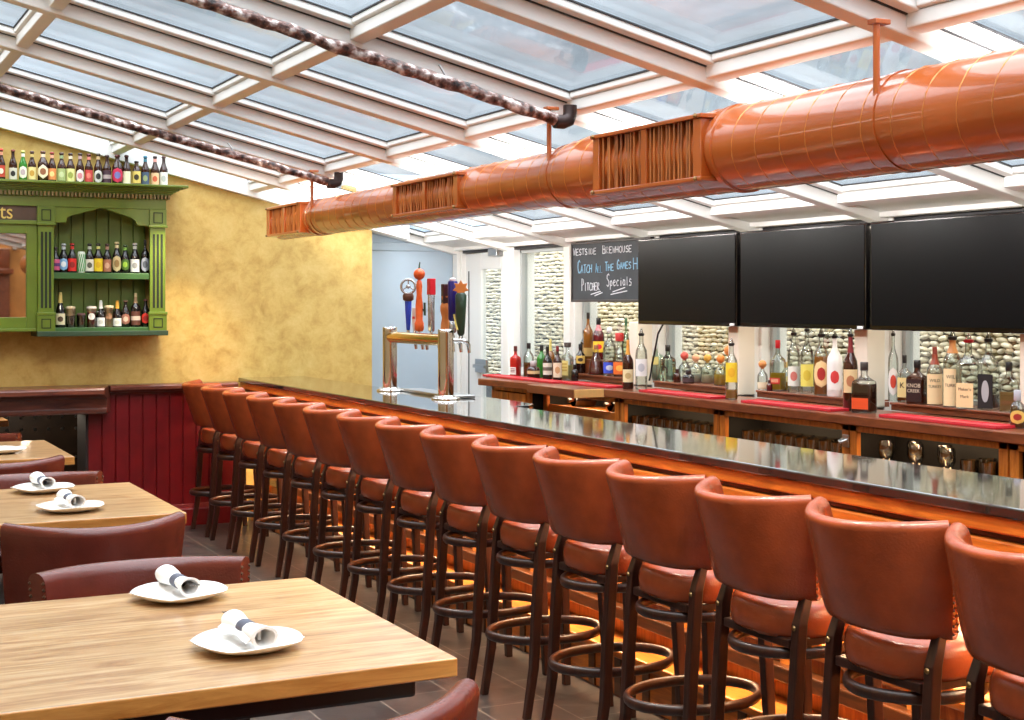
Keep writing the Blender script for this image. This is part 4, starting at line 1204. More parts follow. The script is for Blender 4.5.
            MB().lathe([(nr * 1.05, zc_), (nr * .8, zc_ + (h - zc_) * .4), (nr * .32, h - .003), (.0005, h)], n=12).build('pourer_spout', clear('smoky_plastic', (.72, .70, .66, 1), .2), t, smooth=50)
    return t

# ---- beer bottles on top of the green cabinet
YT = 10.42
ZCT = Z_Y(100, 184.5, 10.40)
TOP = [  # u, vtop, rpx, kind, glass, label, neck, cap, words
 (1, 148.5, 4.2, 'beer', 'brown', ((196, 70, 52), .12, .48, 'wrap', (236, 226, 214)), (226, 160, 130), (198, 60, 44), 'brown beer bottle with red and white label cut by the left photo edge'),
 (13, 149.5, 4.0, 'beer', 'brown', ((214, 210, 200), .06, .42, 'wrap', (30, 28, 30)), None, (120, 40, 24), 'brown beer bottle with black and white label and bare neck on the cabinet top'),
 (23, 150.5, 4.0, 'beer', 'green', ((236, 236, 222), .10, .50, 'oval', (190, 170, 180)), (240, 238, 230), (200, 196, 110), 'green beer bottle with white oval label on the cabinet top'),
 (32, 151, 4.0, 'beer', 'brown', ((232, 214, 150), .08, .48, 'wrap', (196, 150, 60)), (214, 190, 120), (70, 34, 24), 'brown beer bottle with straw yellow label on the cabinet top beside the green bottle'),
 (43, 151, 5.2, 'stubby', 'brown', ((240, 226, 196), .12, .56, 'hex', (150, 92, 60)), (232, 214, 190), (90, 50, 30), 'stout brown beer bottle with cream six sided label on the cabinet top'),
 (52, 152, 4.1, 'beer', 'brown', ((226, 142, 84), .10, .46, 'wrap', (246, 208, 140)), (232, 170, 140), (140, 34, 30), 'brown beer bottle with orange label and red cap on the cabinet top'),
 (61.5, 152.5, 4.3, 'beer', 'brown', ((164, 178, 120), .08, .47, 'wrap', (196, 206, 160)), (150, 170, 130), (60, 40, 30), 'brown beer bottle with sage green label on the cabinet top'),
 (70.5, 153, 4.3, 'beer', 'brown', ((222, 222, 152), .05, .48, 'wrap', (150, 160, 80)), (220, 210, 190), (50, 30, 24), 'brown beer bottle with pale lime label on the cabinet top'),
 (80, 153, 4.0, 'beer', 'brown', ((234, 222, 222), .05, .46, 'oval', (206, 130, 146)), (190, 160, 160), (60, 44, 34), 'brown beer bottle with white oval label and pink centre on the cabinet top'),
 (88.8, 153.8, 4.0, 'beer', 'brown', ((204, 70, 70), .08, .46, 'wrap', (226, 120, 110)), (210, 130, 120), (90, 30, 30), 'brown beer bottle with plain red label on the cabinet top'),
 (98.3, 153.4, 4.2, 'beer', 'brown', ((206, 206, 204), .05, .46, 'oval', (34, 32, 36)), (196, 170, 130), (60, 50, 40), 'brown beer bottle with round black and white label on the cabinet top'),
 (107, 155, 4.2, 'beer', 'brown', ((70, 44, 60), .05, .48, 'band', (178, 160, 166)), None, (60, 26, 22), 'brown beer bottle with dark plum label and pale band on the cabinet top'),
 (117.5, 155, 5.4, 'stubby', 'brown', ((206, 44, 84), .08, .56, 'oval', (120, 120, 190)), None, (90, 28, 28), 'stout brown beer bottle with round crimson label on the cabinet top'),
 (126.5, 155, 4.2, 'beer', 'brown', ((238, 232, 208), .04, .46, 'wrap', None), None, (70, 26, 20), 'brown beer bottle with blank cream label on the cabinet top'),
 (136.5, 161, 4.4, 'stubby', 'brown', ((228, 200, 110), .10, .58, 'wrap', (60, 50, 36)), (90, 70, 50), (50, 40, 30), 'short brown beer bottle with yellow label on the cabinet top'),
 (145.3, 155.8, 4.0, 'beer', 'brown', ((66, 84, 116), .05, .46, 'wrap', (150, 160, 120)), (60, 120, 140), (40, 110, 136), 'brown beer bottle with navy label and blue cap on the cabinet top'),
 (155, 156, 4.2, 'beer', 'brown', ((232, 190, 150), .05, .44, 'wrap', (200, 90, 60)), (210, 150, 140), (50, 26, 22), 'brown beer bottle with peach label and orange mark on the cabinet top'),
 (163.7, 156, 4.1, 'beer', 'brown', ((226, 224, 220), .05, .47, 'wrap', (180, 180, 180)), None, (66, 26, 22), 'brown beer bottle with white label at the right end of the cabinet top'),
]
for u, vt, rp_, kd, gl, lb, nk_, cp, words in TOP:
    zt_ = Z_Y(u, vt, YT); d_ = dY(u, YT)
    bottle('beer_bottle', words, 'bottle', 'beer bottles on top of the green cabinet', (X_on(u, YT), YT, ZCT), zt_ - ZCT, rp_ * d_ / F, kd, gl, None, lb, nk_, ('crown', cp))

# ================================================================== GREEN CABINET
YF = 10.33
def cx(u, y=YF): return X_on(u, y)
def cz(v, y=YF): return Z_Y(100, v, y)
cab = thing('wall_cabinet', 'green painted wall cabinet with arched bay and mirror on the ochre wall', 'cabinet', (cx(100), YW, cz(335)))
OX, OY, OZ = cab.location
def P(mb, name, mat, bevel=None, parent=None, smooth=None):
    mb.v = [(a - OX, b - OY, c - OZ) for a, b, c in mb.v]
    return mb.build(name, mat, parent or cab, bevel=bevel, smooth=smooth)
xl = cx(-62)
xa0, xa1, xb0, xb1_ = cx(38), cx(54), cx(150), cx(165.5)
# back boards of the open bay
bb = MB(); x_ = xa1 - .02
while x_ < xb0 + .02:
    bb.box(x_, x_ + .083, 10.565, 10.585, cz(330), cz(205)); x_ += .088
bb.box(xa1 - .02, xb0 + .02, 10.585, 10.598, cz(330), cz(205))
P(bb, 'back_boards', plain('olive_back_boards', rgb(96, 118, 48), .5, vary=.2, vscale=6), .004)
P(MB().box(xb1_ - .05, xb1_, YF + .01, YW, cz(332), cz(200)).box(xa0 + .01, xa1 - .01, YF + .01, YW, cz(332), cz(200)), 'side_panels', M_green, .003)
P(MB().box(xa1 - .01, xb0 + .01, YF + .02, 10.57, cz(279), cz(272.8)), 'shelf', M_green_d, .003)
P(MB().box(xa1 - .01, xb0 + .01, YF + .005, 10.57, cz(333), cz(327.5)), 'bay_floor', M_green_d, .003)
P(MB().box(cx(36.5), cx(167.5), YF - .03, YW, cz(336), cz(331)), 'base_board', plain('dark_green_base', rgb(44, 66, 44), .45), .004)
for a, b in ((xa0, xa1), (xb0, xb1_)):
    w = b - a
    pl = MB().box(a, b, YF, YF + .03, cz(331), cz(205))
    pl.box(a - .008, b + .008, YF - .012, YF + .02, cz(331), cz(315)).box(a - .012, b + .012, YF - .016, YF + .02, cz(315), cz(312))
    pl.box(a - .006, b + .006, YF - .012, YF + .02, cz(225), cz(208)).box(a - .012, b + .012, YF - .02, YF + .02, cz(226.5), cz(224))
    o = P(pl, 'pilaster', M_green, .003)
    fl = MB()
    for k in (.25, .5, .75): fl.box(a + w * k - w * .07, a + w * k + w * .07, YF - .002, YF + .004, cz(308), cz(233))
    fl.v = [(p[0] - OX, p[1] - OY, p[2] - OZ) for p in fl.v]; fl.build('flutes', M_groove, o)
    rs = MB(); mx_ = (a + b) / 2
    for z0, z1 in ((328, 318.5), (222, 211)):
        for (p0, p1, q0, q1) in ((mx_ - w * .3, mx_ + w * .3, cz(z0), cz(z0) + .006), (mx_ - w * .3, mx_ + w * .3, cz(z1) - .006, cz(z1)), (mx_ - w * .3, mx_ - w * .3 + .006, cz(z0), cz(z1)), (mx_ + w * .3 - .006, mx_ + w * .3, cz(z0), cz(z1))):
            rs.box(p0, p1, YF - .0145, YF - .011, q0, q1)
    rs.v = [(p[0] - OX, p[1] - OY, p[2] - OZ) for p in rs.v]; rs.build('rosettes', M_groove, o)
def q8(x, y): return (cx(40 + x / 5.146), cz(200 + y / 5.146))
arch = [q8(68, 18), q8(68, 122), q8(132, 120), q8(138, 112), q8(140, 96), q8(165, 84), q8(235, 64), q8(300, 47), q8(318, 43), q8(340, 47), q8(400, 66), q8(470, 88), q8(490, 102), q8(497, 120), q8(505, 128), q8(570, 128), q8(570, 18)]
P(MB().prism(arch, 'y', YF + .004, YF + .035), 'arch', M_green, .004)
P(MB().box(xl, xb1_ + .004, YF - .004, YW, cz(208), cz(198)), 'frieze', M_green, .003)
# crown moulding
cp_ = []
def crown(e, z0, z1): return MB().box(xl - e, xb1_ + e, YF - e, YW, z0, z1)
cr_ = MB()
zl_, zh_ = cz(198.5), cz(184.8)
for k in range(9):
    q = k / 8; e = .012 + .115 * (q ** 1.7)
    cr_.box(xl, xb1_ + e, YF - e, YW, zl_ + (zh_ - zl_) * k / 9, zl_ + (zh_ - zl_) * (k + 1) / 9)
P(cr_, 'cornice', M_green, .004)
P(MB().box(xl, xb1_ + .135, YF - .135, YW, zh_ - .012, zh_ + .006), 'cornice_top', M_green, .004)
dn = MB(); x_ = xl
while x_ < xb1_ + .03:
    dn.box(x_, x_ + .014, YF - .05, YF, cz(197.6), cz(193.6)); x_ += .026
P(dn, 'dentils', plain('worn_gilt_dentils', rgb(126, 108, 62), .5, vary=.3, vscale=30))
# sign and mirror bay
P(MB().box(xl, xa0, YF + .015, YF + .05, cz(223), cz(206)), 'sign_board', M_signwood)
vs, fs = text_mesh('ts', .145, 'RIGHT')
sg = MB(); sg.add([(cx(13.5) + x * .85, YF + .013 - z, cz(214.5) + y) for x, y, z in vs], fs)
P(sg, 'sign_lettering', M_gold)
mf = MB()
mf.box(cx(27), xa0, YF + .02, YF + .07, cz(330), cz(223)); mf.box(xl, cx(27), YF + .02, YF + .07, cz(235), cz(223)); mf.box(xl, cx(27), YF + .02, YF + .07, cz(330), cz(317)); mf.box(xl, xl + .1, YF + .02, YF + .07, cz(330), cz(223))
mf.box(xl, xa0, YF + .0, YF + .05, cz(226), cz(222)); mf.box(xl, xa0 - .01, YF - .005, YF + .05, cz(331), cz(328)); mf.box(xl, xa0, YF + .07, YW, cz(330), cz(329))
P(mf, 'mirror_frame', M_green, .004)
mg = MB().box(xl + .08, cx(28), YF + .045, YF + .05, cz(320), cz(233))
P(mg, 'mirror', M_mirror)

# ---- middle shelf of the cabinet
YM = 10.44
ZM = cz(272.8)
MID = [
 (55.5, 247, 4.4, 'beer', 'black', ((206, 90, 130), .10, .52, 'band', (90, 50, 110)), None, ('crown', (60, 40, 40)), 'dark bottle with pink and purple label half hidden by the left pilaster'),
 (63.6, 243.6, 4.4, 'beer', 'black', ((130, 180, 222), .08, .50, 'oval', (236, 240, 244)), (200, 206, 212), ('crown', (190, 196, 200)), 'dark bottle with light blue oval label and silver foil neck on the middle shelf'),
 (72.2, 243.2, 4.4, 'beer', 'black', ((222, 40, 34), .06, .48, 'wrap', (150, 30, 24)), (206, 50, 44), ('crown', (176, 30, 30)), 'dark bottle with bright red label and red neck on the middle shelf'),
 (89.6, 243.4, 4.3, 'beer', 'black', ((228, 226, 210), .06, .46, 'wrap', (90, 90, 70)), (190, 196, 186), ('crown', (40, 40, 40)), 'dark bottle with off white label beside the striped can on the middle shelf'),
 (98.3, 243.2, 4.6, 'beer', 'black', ((240, 206, 30), .06, .48, 'wrap', (226, 180, 20)), (190, 196, 120), ('crown', (50, 50, 40)), 'dark bottle with bright yellow label on the middle shelf'),
 (107.2, 243.6, 4.2, 'beer', 'black', ((170, 112, 84), .05, .46, 'wrap', (214, 170, 140)), (176, 130, 110), ('crown', (70, 40, 34)), 'dark bottle with copper brown label on the middle shelf'),
 (116.8, 241.8, 4.4, 'beer', 'black', ((206, 190, 140), .05, .56, 'oval', (150, 120, 70)), (220, 206, 160), ('crown', (206, 190, 140)), 'dark bottle with tan oval label and gilt neck on the middle shelf'),
 (125.2, 244.6, 4.2, 'beer', 'black', ((74, 110, 40), .10, .50, 'oval', (150, 190, 60)), (120, 170, 70), ('crown', (60, 80, 40)), 'dark bottle with leaf green label on the middle shelf'),
 (134.9, 243, 4.6, 'beer', 'black', ((232, 232, 230), .05, .46, 'wrap', (150, 150, 150)), (206, 206, 200), ('crown', (200, 200, 196)), 'dark bottle with pale label and white neck near the right end of the middle shelf'),
 (145.2, 239.8, 4.3, 'tall', 'black', ((166, 172, 186), .05, .48, 'oval', (90, 96, 110)), None, ('cap', (30, 30, 34)), 'tall dark bottle with grey oval label at the right end of the middle shelf'),
]
for u, vt, rp_, kd, gl, lb, nk_, cp, words in MID:
    d_ = dY(u, YM)
    bottle('beer_bottle', words, 'bottle', 'bottles on the middle cabinet shelf', (X_on(u, YM), YM, ZM), Z_Y(u, vt, YM) - ZM, rp_ * d_ / F, kd, gl, None, lb, nk_, cp)
d_ = dY(81.4, YM)
t = thing('drink_can', 'white can with green swirl on the middle shelf of the cabinet', 'can', (X_on(81.4, YM), YM, ZM), 0)
hc = Z_Y(81.4, 251.6, YM) - ZM; rc = 3.7 * d_ / F
MB().lathe([(rc * .8, 0), (rc, .01), (rc, hc - .012), (rc * .85, hc - .002), (rc * .8, hc), (rc * .75, hc - .004), (.0005, hc - .004)], n=20).build('can_body', cm((226, 234, 222), .3), t, smooth=50)
sw = MB()
for k in range(5):
    sw.tube([((rc + .0005) * math.cos(a), (rc + .0005) * math.sin(a), .01 + (hc - .03) * q) for q, a in [(j / 8, -PI / 2 + (k - 2) * .55 + .9 * (j / 8 - .5)) for j in range(9)]], .0025, n=5, ry=.004)
sw.build('swirl', cm((70, 150, 80), .35), t, smooth=60)

# ---- bottom of the cabinet bay
ZBt = cz(327.5); YBt = 10.44
LOW = [
 (60.4, 292.4, 4.8, 'champ', 'black', ((226, 214, 176), .08, .40, 'wrap', (90, 70, 50)), (214, 190, 110), ('cork', (214, 190, 110)), 'tall gold foiled bottle with cream label at the left of the cabinet floor'),
 (100.8, 300.4, 4.2, 'champ', 'black', ((234, 230, 226), .04, .36, 'wrap', (200, 196, 190)), (226, 226, 220), ('cork', (226, 226, 220)), 'small bottle with white foil neck and white label on the cabinet floor'),
 (117.2, 300.6, 4.4, 'champ', 'black', ((232, 228, 220), .04, .34, 'wrap', (206, 200, 190)), (214, 160, 60), ('cork', (206, 150, 50)), 'small bottle with gold foil neck and white label on the cabinet floor'),
 (125.6, 300.2, 4.4, 'beer', 'black', ((150, 96, 80), .10, .50, 'oval', (210, 180, 160)), None, ('crown', (120, 90, 70)), 'dark bottle with russet oval label on the cabinet floor'),
 (135.6, 293, 4.9, 'tall', 'black', ((96, 56, 44), .06, .46, 'band', (206, 186, 170)), (150, 120, 90), ('crown', (190, 170, 130)), 'tall dark bottle with brown label and pale band on the cabinet floor'),
 (145.6, 299, 4.2, 'beer', 'black', ((212, 52, 40), .12, .50, 'oval', (150, 30, 26)), None, ('crown', (110, 60, 50)), 'dark bottle with round red label at the right end of the cabinet floor'),
]
for u, vt, rp_, kd, gl, lb, nk_, cp, words in LOW:
    d_ = dY(u, YBt)
    bottle('beer_bottle', words, 'bottle', 'bottles on the cabinet floor', (X_on(u, YBt), YBt, ZBt), Z_Y(u, vt, YBt) - ZBt, rp_ * d_ / F, kd, gl, None, lb, nk_, cp)
def mug(u, vt, rp_, label, beer, foam, handle=0, lab=None, foamfrac=.3, name='beer_glass'):
    d_ = dY(u, YBt); r = rp_ * d_ / F; h = Z_Y(u, vt, YBt) - ZBt
    t = thing(name, label, 'beer glass', (X_on(u, YBt), YBt, ZBt), 0, 'beer glasses on the cabinet floor')
    zf = h * (1 - foamfrac)
    MB().lathe([(r * .86, 0), (r * .9, .01), (r * .95, zf)], n=20).build('beer', cm(beer, .08), t, smooth=50)
    if foam: MB().lathe([(r * .95, zf), (r * 1.04, h - .012), (r * .95, h), (.0005, h + .003)], n=20).build('foam', cm(foam, .8), t, smooth=50)
    MB().lathe([(r * .92, 0), (r * .95, .004), (r * 1.0, zf), (r * 1.08, h - .014)], n=20).build('tumbler', clear('tumbler_glass', (.93, .89, .80, 1)), t, smooth=50)
    if handle: MB().tube([(handle * r * .95, -.01, h * .75), (handle * r * 1.5, -.012, h * .72), (handle * r * 1.6, -.012, h * .45), (handle * r * .95, -.01, h * .25)], .006, n=8).build('handle', clear('tumbler_glass', (.93, .89, .80, 1)), t, smooth=60)
    if lab:
        aim = math.atan2(-YBt, -X_on(u, YBt)); zm = h * lab[1]; rr = r * 1.06
        vs = [(rr * math.cos(aim), rr * math.sin(aim), zm)]; n = 16
        for k in range(n):
            a = 2 * PI * k / n; vs.append((rr * math.cos(aim + .7 * math.cos(a)), rr * math.sin(aim + .7 * math.cos(a)), zm + r * .7 * math.sin(a)))
        m_ = MB(); m_.add(vs, [(0, 1 + k, 1 + (k + 1) % n) for k in range(n)]); m_.build('badge', cm(lab[0]), t)
mug(70.6, 306.4, 4.6, 'glass of stout with tall cream head on the cabinet floor', (36, 20, 16), (226, 206, 170), 0, None, .45)
mug(81.2, 313.4, 4.2, 'short dark glass of cola coloured beer on the cabinet floor', (40, 16, 18), (90, 60, 60), 0, None, .15)
mug(91.6, 306.4, 4.8, 'mug of dark red beer with pale head and round badge on the cabinet floor', (112, 24, 30), (232, 218, 206), 1, ((236, 226, 216), .52), .28)
mug(109, 305.6, 4.5, 'cream stein with brown badge between the two foil topped bottles', (206, 184, 140), (222, 206, 166), -1, ((150, 110, 80), .5), .2)

# ---- liquor on the back counter: u, vtop, rpx, X, z, kind, glass, liquid, label, neck, cap, words, text
XA, XBk = 4.84, 4.925
LIQ = [
 (515.5, 346, 4.3, 4.62, ZC, 'square', 'red', None, ((236, 232, 226), .06, .30, 'wrap', (120, 60, 60)), None, ('cap', (90, 30, 26)), 'red liqueur bottle with white label at the far end of the back counter', None, 0),
 (528.7, 343, 4.8, 4.68, ZC, 'liquor', 'clear', ((122, 74, 34), .42), None, None, ('cap', (28, 26, 28)), 'clear bottle half full of amber spirit with black cap beside the red liqueur', None, 0),
 (533.5, 361, 6.0, 4.60, ZC, 'squat', 'dkbrown', None, ((222, 196, 140), .26, .44, 'wrap', None), None, ('cap', (196, 190, 190)), 'squat brown bottle with narrow cream label in front of the green bottle', None, 0),
 (541.5, 345, 4.4, 4.71, ZC, 'liquor', 'green', None, None, None, ('cap', (40, 40, 40)), 'green glass bottle with black cap at the far end of the counter', None, 0),
 (547.5, 346.5, 4.4, 4.63, ZC, 'tall', 'black', None, ((232, 226, 208), .14, .50, 'band', (120, 110, 96)), None, ('cap', (26, 22, 22)), 'black bottle with large cream label and black cap beside the green bottle', None, 0),
 (550.5, 339, 4.0, 4.72, ZC, 'tall', 'amber', None, None, (214, 196, 110), ('cork', (226, 206, 120)), 'amber bottle with gold foil neck behind the cream labelled bottle', None, 0),
 (557.5, 346, 4.2, 4.60, ZC, 'tall', 'dkbrown', None, ((236, 220, 190), .10, .52, 'wrap', (206, 160, 110)), None, ('cap', (130, 36, 40)), 'brown bottle with tall cream label and maroon cap beside the white post', None, 0),
 (567.5, 342.5, 4.8, 4.71, ZC, 'square', 'clear', ((214, 206, 150), .4), ((222, 206, 130), .12, .52, 'wrap', (190, 160, 70)), None, ('wide', (70, 56, 48)), 'clear square bottle with yellow label and wide brown stopper in front of the post', None, 0),
 (574.8, 364.5, 3.4, 4.70, ZC, 'squat', 'black', None, None, None, ('cap', (24, 22, 24)), 'small plain black bottle beside the wide stoppered bottle', None, 0),
 (580.5, 344, 4.4, XA, ZS, 'liquor', 'black', None, ((214, 176, 90), .34, .60, 'wrap', (60, 44, 30)), None, ('cap', (30, 28, 30)), 'black bottle with old gold label at the left end of the chalkboard step', None, 0),
 (584.2, 330, 3.6, 4.93, ZS + .097, 'tall', 'black', None, ((150, 130, 80), .2, .5, 'wrap', None), None, ('cap', (26, 24, 24)), 'tall slim black bottle on the upper step', None, 0),
 (588.2, 312.5, 4.5, 4.92, ZS + .097, 'tall', 'amber', None, ((196, 160, 90), .06, .24, 'wrap', None), None, ('cap', (40, 30, 26)), 'tall amber bottle rising highest below the chalkboard', None, 0),
 (598.5, 318, 5.4, 4.92, ZS + .097, 'liquor', 'dkred', None, ((240, 196, 50), .18, .44, 'wrap', (206, 40, 50)), (206, 130, 140), ('cap', (30, 26, 28)), 'dark red bottle with yellow label and black cap on the upper step', None, 0),
 (596.0, 345, 7.2, XA, ZS, 'cone', 'clear', ((112, 36, 34), .46), None, None, ('cork', (150, 96, 60)), 'triangular decanter of dark red liquor below the chalkboard', None, 0),
 (609.5, 327, 6.0, XA, ZS, 'liquor', 'clear', None, ((60, 84, 206), .06, .28, 'wrap', (206, 214, 236)), None, ('ball', (222, 230, 232)), 'clear bottle with blue label and glass stopper below the chalkboard', None, 0),
 (619.5, 333, 6.0, XA, ZS, 'round', 'clear', ((96, 40, 26), .36), ((226, 110, 44), .06, .34, 'wrap', (240, 180, 80)), None, ('wide', (170, 36, 34)), 'round bottle of dark rum with orange label and red stopper', None, 0),
 (626.0, 318, 3.8, 4.93, ZS, 'tall', 'greenish', None, None, None, ('cap', (70, 110, 80)), 'tall pale bottle with green cap below the chalkboard edge', None, 0),
 (633.0, 331, 4.4, 4.93, ZS, 'tall', 'amber', None, ((222, 170, 90), .5, .74, 'wrap', None), None, ('cap', (150, 40, 36)), 'amber bottle with red cap behind the last bottles below the chalkboard', None, 0),
 (628.0, 340, 5.0, 4.55, ZC, 'tall', 'dkbrown', None, ((240, 222, 176), .14, .40, 'wrap', (206, 176, 120)), (222, 150, 60), ('cork', (214, 140, 60)), 'brown bottle with cream label and orange neck at the front edge of the counter', None, 0),
 (641.3, 328, 5.4, 4.58, ZC, 'liquor', 'clear', None, ((238, 238, 236), .22, .50, 'wrap', (196, 200, 206)), None, ('pourer', (24, 24, 26)), 'clear vodka bottle with pourer at the front edge of the counter', None, 0),
 (657.5, 343, 5.6, XBk, ZS, 'square', 'greenish', None, ((214, 206, 130), .40, .62, 'wrap', None), None, ('cap', (206, 214, 206)), 'pale green square bottle with small yellow label beside the horseshoe bottle', None, 0),
 (667.8, 345, 6.2, XA, ZS, 'square', 'greenish', None, None, None, ('cap', (34, 34, 32)), 'clear square bottle bearing a dark horseshoe emblem', None, 0),
 (677.2, 369, 3.2, 4.81, ZS, 'squat', 'dkbrown', None, None, None, ('cap', (60, 26, 24)), 'small brown bottle beside the horseshoe bottle', None, 0),
 (688.3, 370, 5.4, 4.81, ZS, 'squat', 'black', None, ((70, 52, 56), .1, .4, 'wrap', None), None, ('cap', (40, 34, 36)), 'squat black bottle in front of the ball stoppered bottles', None, 0),
 (684.5, 351.5, 5.6, XBk, ZS, 'ball', 'clear', None, None, None, ('ball', (222, 96, 84)), 'clear bottle with coral red ball stopper, first of the ball stoppered row', None, 0),
 (695.8, 354, 6.0, XBk, ZS, 'ball', 'clear', ((226, 226, 214), .3), None, None, ('ball', (228, 168, 130)), 'clear bottle with peach ball stopper, second of the ball stoppered row', None, 0),
 (707.6, 354, 6.0, XBk, ZS, 'ball', 'clear', ((222, 222, 190), .3), None, None, ('ball', (226, 176, 74)), 'clear bottle with amber yellow ball stopper, third of the ball stoppered row', None, 0),
 (720.6, 354.5, 6.4, XA + .02, ZS, 'ball', 'clear', ((206, 176, 60), .36), None, None, ('ball', (222, 138, 62)), 'round bottle of golden tequila with orange ball stopper', None, 0),
 (729.5, 345, 5.6, XBk, ZS, 'ball', 'clear', ((214, 190, 80), .3), None, None, ('ball', (226, 150, 80)), 'clear bottle with orange ball stopper behind the pourer bottle near the post', None, 0),
 (731.5, 338, 5.6, 4.56, ZC, 'liquor', 'clear', ((206, 150, 70), .16), ((244, 206, 50), .28, .60, 'wrap', (236, 180, 40)), None, ('pourer', (40, 34, 34)), 'bottle with bright yellow label and pourer at the front edge beside the post', None, 0),
 (762.5, 360, 4.8, XA, ZS, 'ball', 'clear', None, ((240, 226, 196), .02, .26, 'wrap', None), None, ('ball', (226, 150, 84)), 'small clear bottle with orange stopper and cream label at the left of the middle step', None, 0),
 (769.6, 380, 2.8, 4.80, ZS, 'squat', 'dkred', None, None, None, ('cap', (60, 24, 22)), 'tiny dark red bottle on the middle step', None, 0),
 (777.8, 340, 6.2, XA, ZS, 'square', 'clear', ((196, 164, 40), .36), ((206, 60, 44), .14, .26, 'wrap', (236, 196, 160)), None, ('cap', (206, 34, 44)), 'square bottle of golden tequila with red cap and red label', None, 0),
 (786.0, 362, 4.6, XBk, ZS, 'liquor', 'clear', ((190, 160, 50), .44), ((230, 222, 150), .3, .5, 'wrap', None), None, ('cap', (206, 180, 110)), 'short bottle of pale gold spirit beside the red capped tequila', None, 0),
 (793.8, 327, 5.6, XA, ZS, 'liquor', 'clear', None, ((232, 236, 228), .10, .40, 'wrap', (206, 120, 110)), None, ('pourer', (26, 24, 26)), 'clear bottle with white label and pourer next to the golden tequila', None, 0),
 (807.0, 324, 6.0, XA + .02, ZS, 'tall', 'clear', None, ((236, 226, 110), .10, .42, 'wrap', (222, 200, 70)), None, ('pourer', (24, 22, 24)), 'tall clear bottle with lemon label and pourer in the middle bay', None, 0),
 (821.3, 328, 6.8, XA - .02, ZS, 'liquor', 'clear', ((176, 104, 40), .58), ((240, 206, 150), .12, .52, 'oval', (170, 40, 34)), None, ('pourer', (34, 28, 26)), 'amber bottle with cream label and red figure mark under the middle television', None, 0),
 (834.8, 331, 7.0, XA - .02, ZS, 'tall', 'white', None, ((240, 240, 238), .1, .5, 'wrap', (206, 60, 60)), None, ('pourer', (22, 20, 22)), 'opaque white bottle with black cap and small red mark', None, 0),
 (850.5, 328, 6.6, 4.60, ZC, 'tall', 'dkbrown', None, ((232, 200, 150), .22, .50, 'wrap', (190, 120, 80)), (120, 30, 34), ('pourer', (30, 26, 26)), 'dark brown bottle with tan label and pourer at the front edge beside the square whisky', None, 0),
 (864.2, 362, 9.6, 4.56, ZC, 'square', 'clear', ((66, 26, 16), .60), ((232, 84, 36), .08, .30, 'wrap', None), None, ('cap', (70, 60, 56)), 'square bottle of dark whisky with orange label at the front edge by the post', None, 0),
 (861.5, 356, 5.0, 4.82, ZS, 'liquor', 'greenish', None, None, None, ('cap', (120, 140, 100)), 'pale green bottle behind the square whisky bottle', None, 0),
 (893.2, 328, 4.6, XA, ZS, 'tall', 'clear', None, ((236, 230, 224), .08, .46, 'oval', (206, 70, 50)), None, ('pourer', (30, 26, 26)), 'clear bottle with white label, red seal and pourer at the left of the right step', None, 0),
 (904.5, 355, 5.4, XA + .02, ZS, 'square', 'clear', ((150, 90, 36), .5), ((240, 216, 150), .10, .52, 'wrap', None), None, ('cap', (28, 24, 26)), 'bottle with pale yellow label lettered K and black cap', (('K', .6, .04, (40, 30, 26)),), 0),
 (917.2, 360, 8.4, XA - .02, ZS, 'square', 'dkbrown', None, ((46, 20, 18), .06, .56, 'wrap', None), None, ('cap', (34, 30, 32)), 'broad bottle with black label and pale lettering below the rightmost television', (('KNOB', .72, .026, (226, 206, 180)), ('CREEK', .48, .022, (226, 206, 180))), 0),
 (934.8, 347, 7.2, XA, ZS, 'liquor', 'clear', ((196, 120, 56), .52), ((242, 214, 166), .02, .54, 'wrap', None), (150, 60, 36), ('cork', (130, 50, 36)), 'bottle with tall cream label and brown neck, no pourer, beside the broad black labelled bottle', (('WILD', .78, .020, (70, 60, 60)), ('TURKEY', .58, .018, (70, 60, 60))), 0),
 (952.5, 330, 8.4, XA - .02, ZS, 'liquor', 'clear', ((196, 120, 56), .46), ((242, 214, 166), .02, .50, 'wrap', None), (206, 140, 80), ('pourer', (40, 32, 30)), 'amber bottle with tall cream label, tan neck and pourer on the right step', (('WILD', .78, .024, (70, 60, 60)), ('TURKEY', .55, .021, (70, 60, 60))), 0),
 (968.5, 333, 9.4, XA - .03, ZS, 'square', 'clear', None, ((240, 206, 156), .02, .34, 'wrap', None), None, ('pourer', (190, 24, 44)), 'clear bottle with red wax neck, broad cream label and a pourer', (("Maker's", .75, .020, (80, 60, 56)), ('Mark', .45, .020, (80, 60, 56))), 0),
 (988.5, 332, 8.2, XA, ZS, 'square', 'clear', ((80, 40, 26), .2), ((26, 24, 28), .02, .46, 'oval', (176, 176, 180)), None, ('pourer', (24, 22, 24)), 'square bottle with black label, white oval mark and black pourer', None, 0),
 (1009.0, 362, 8.2, XA - .02, ZS, 'flask', 'clear', ((170, 140, 84), .4), None, None, ('cap', (26, 24, 26)), 'flat clear flask with black cap near the right edge of the photo', None, 0),
 (1017.5, 390, 6.6, 4.58, ZC, 'squat', 'clear', ((110, 70, 36), .5), ((232, 190, 96), .12, .48, 'oval', (170, 50, 40)), None, ('cap', (196, 196, 206)), 'small bottle with golden label and red mark at the counter edge, right end', None, 0),
]
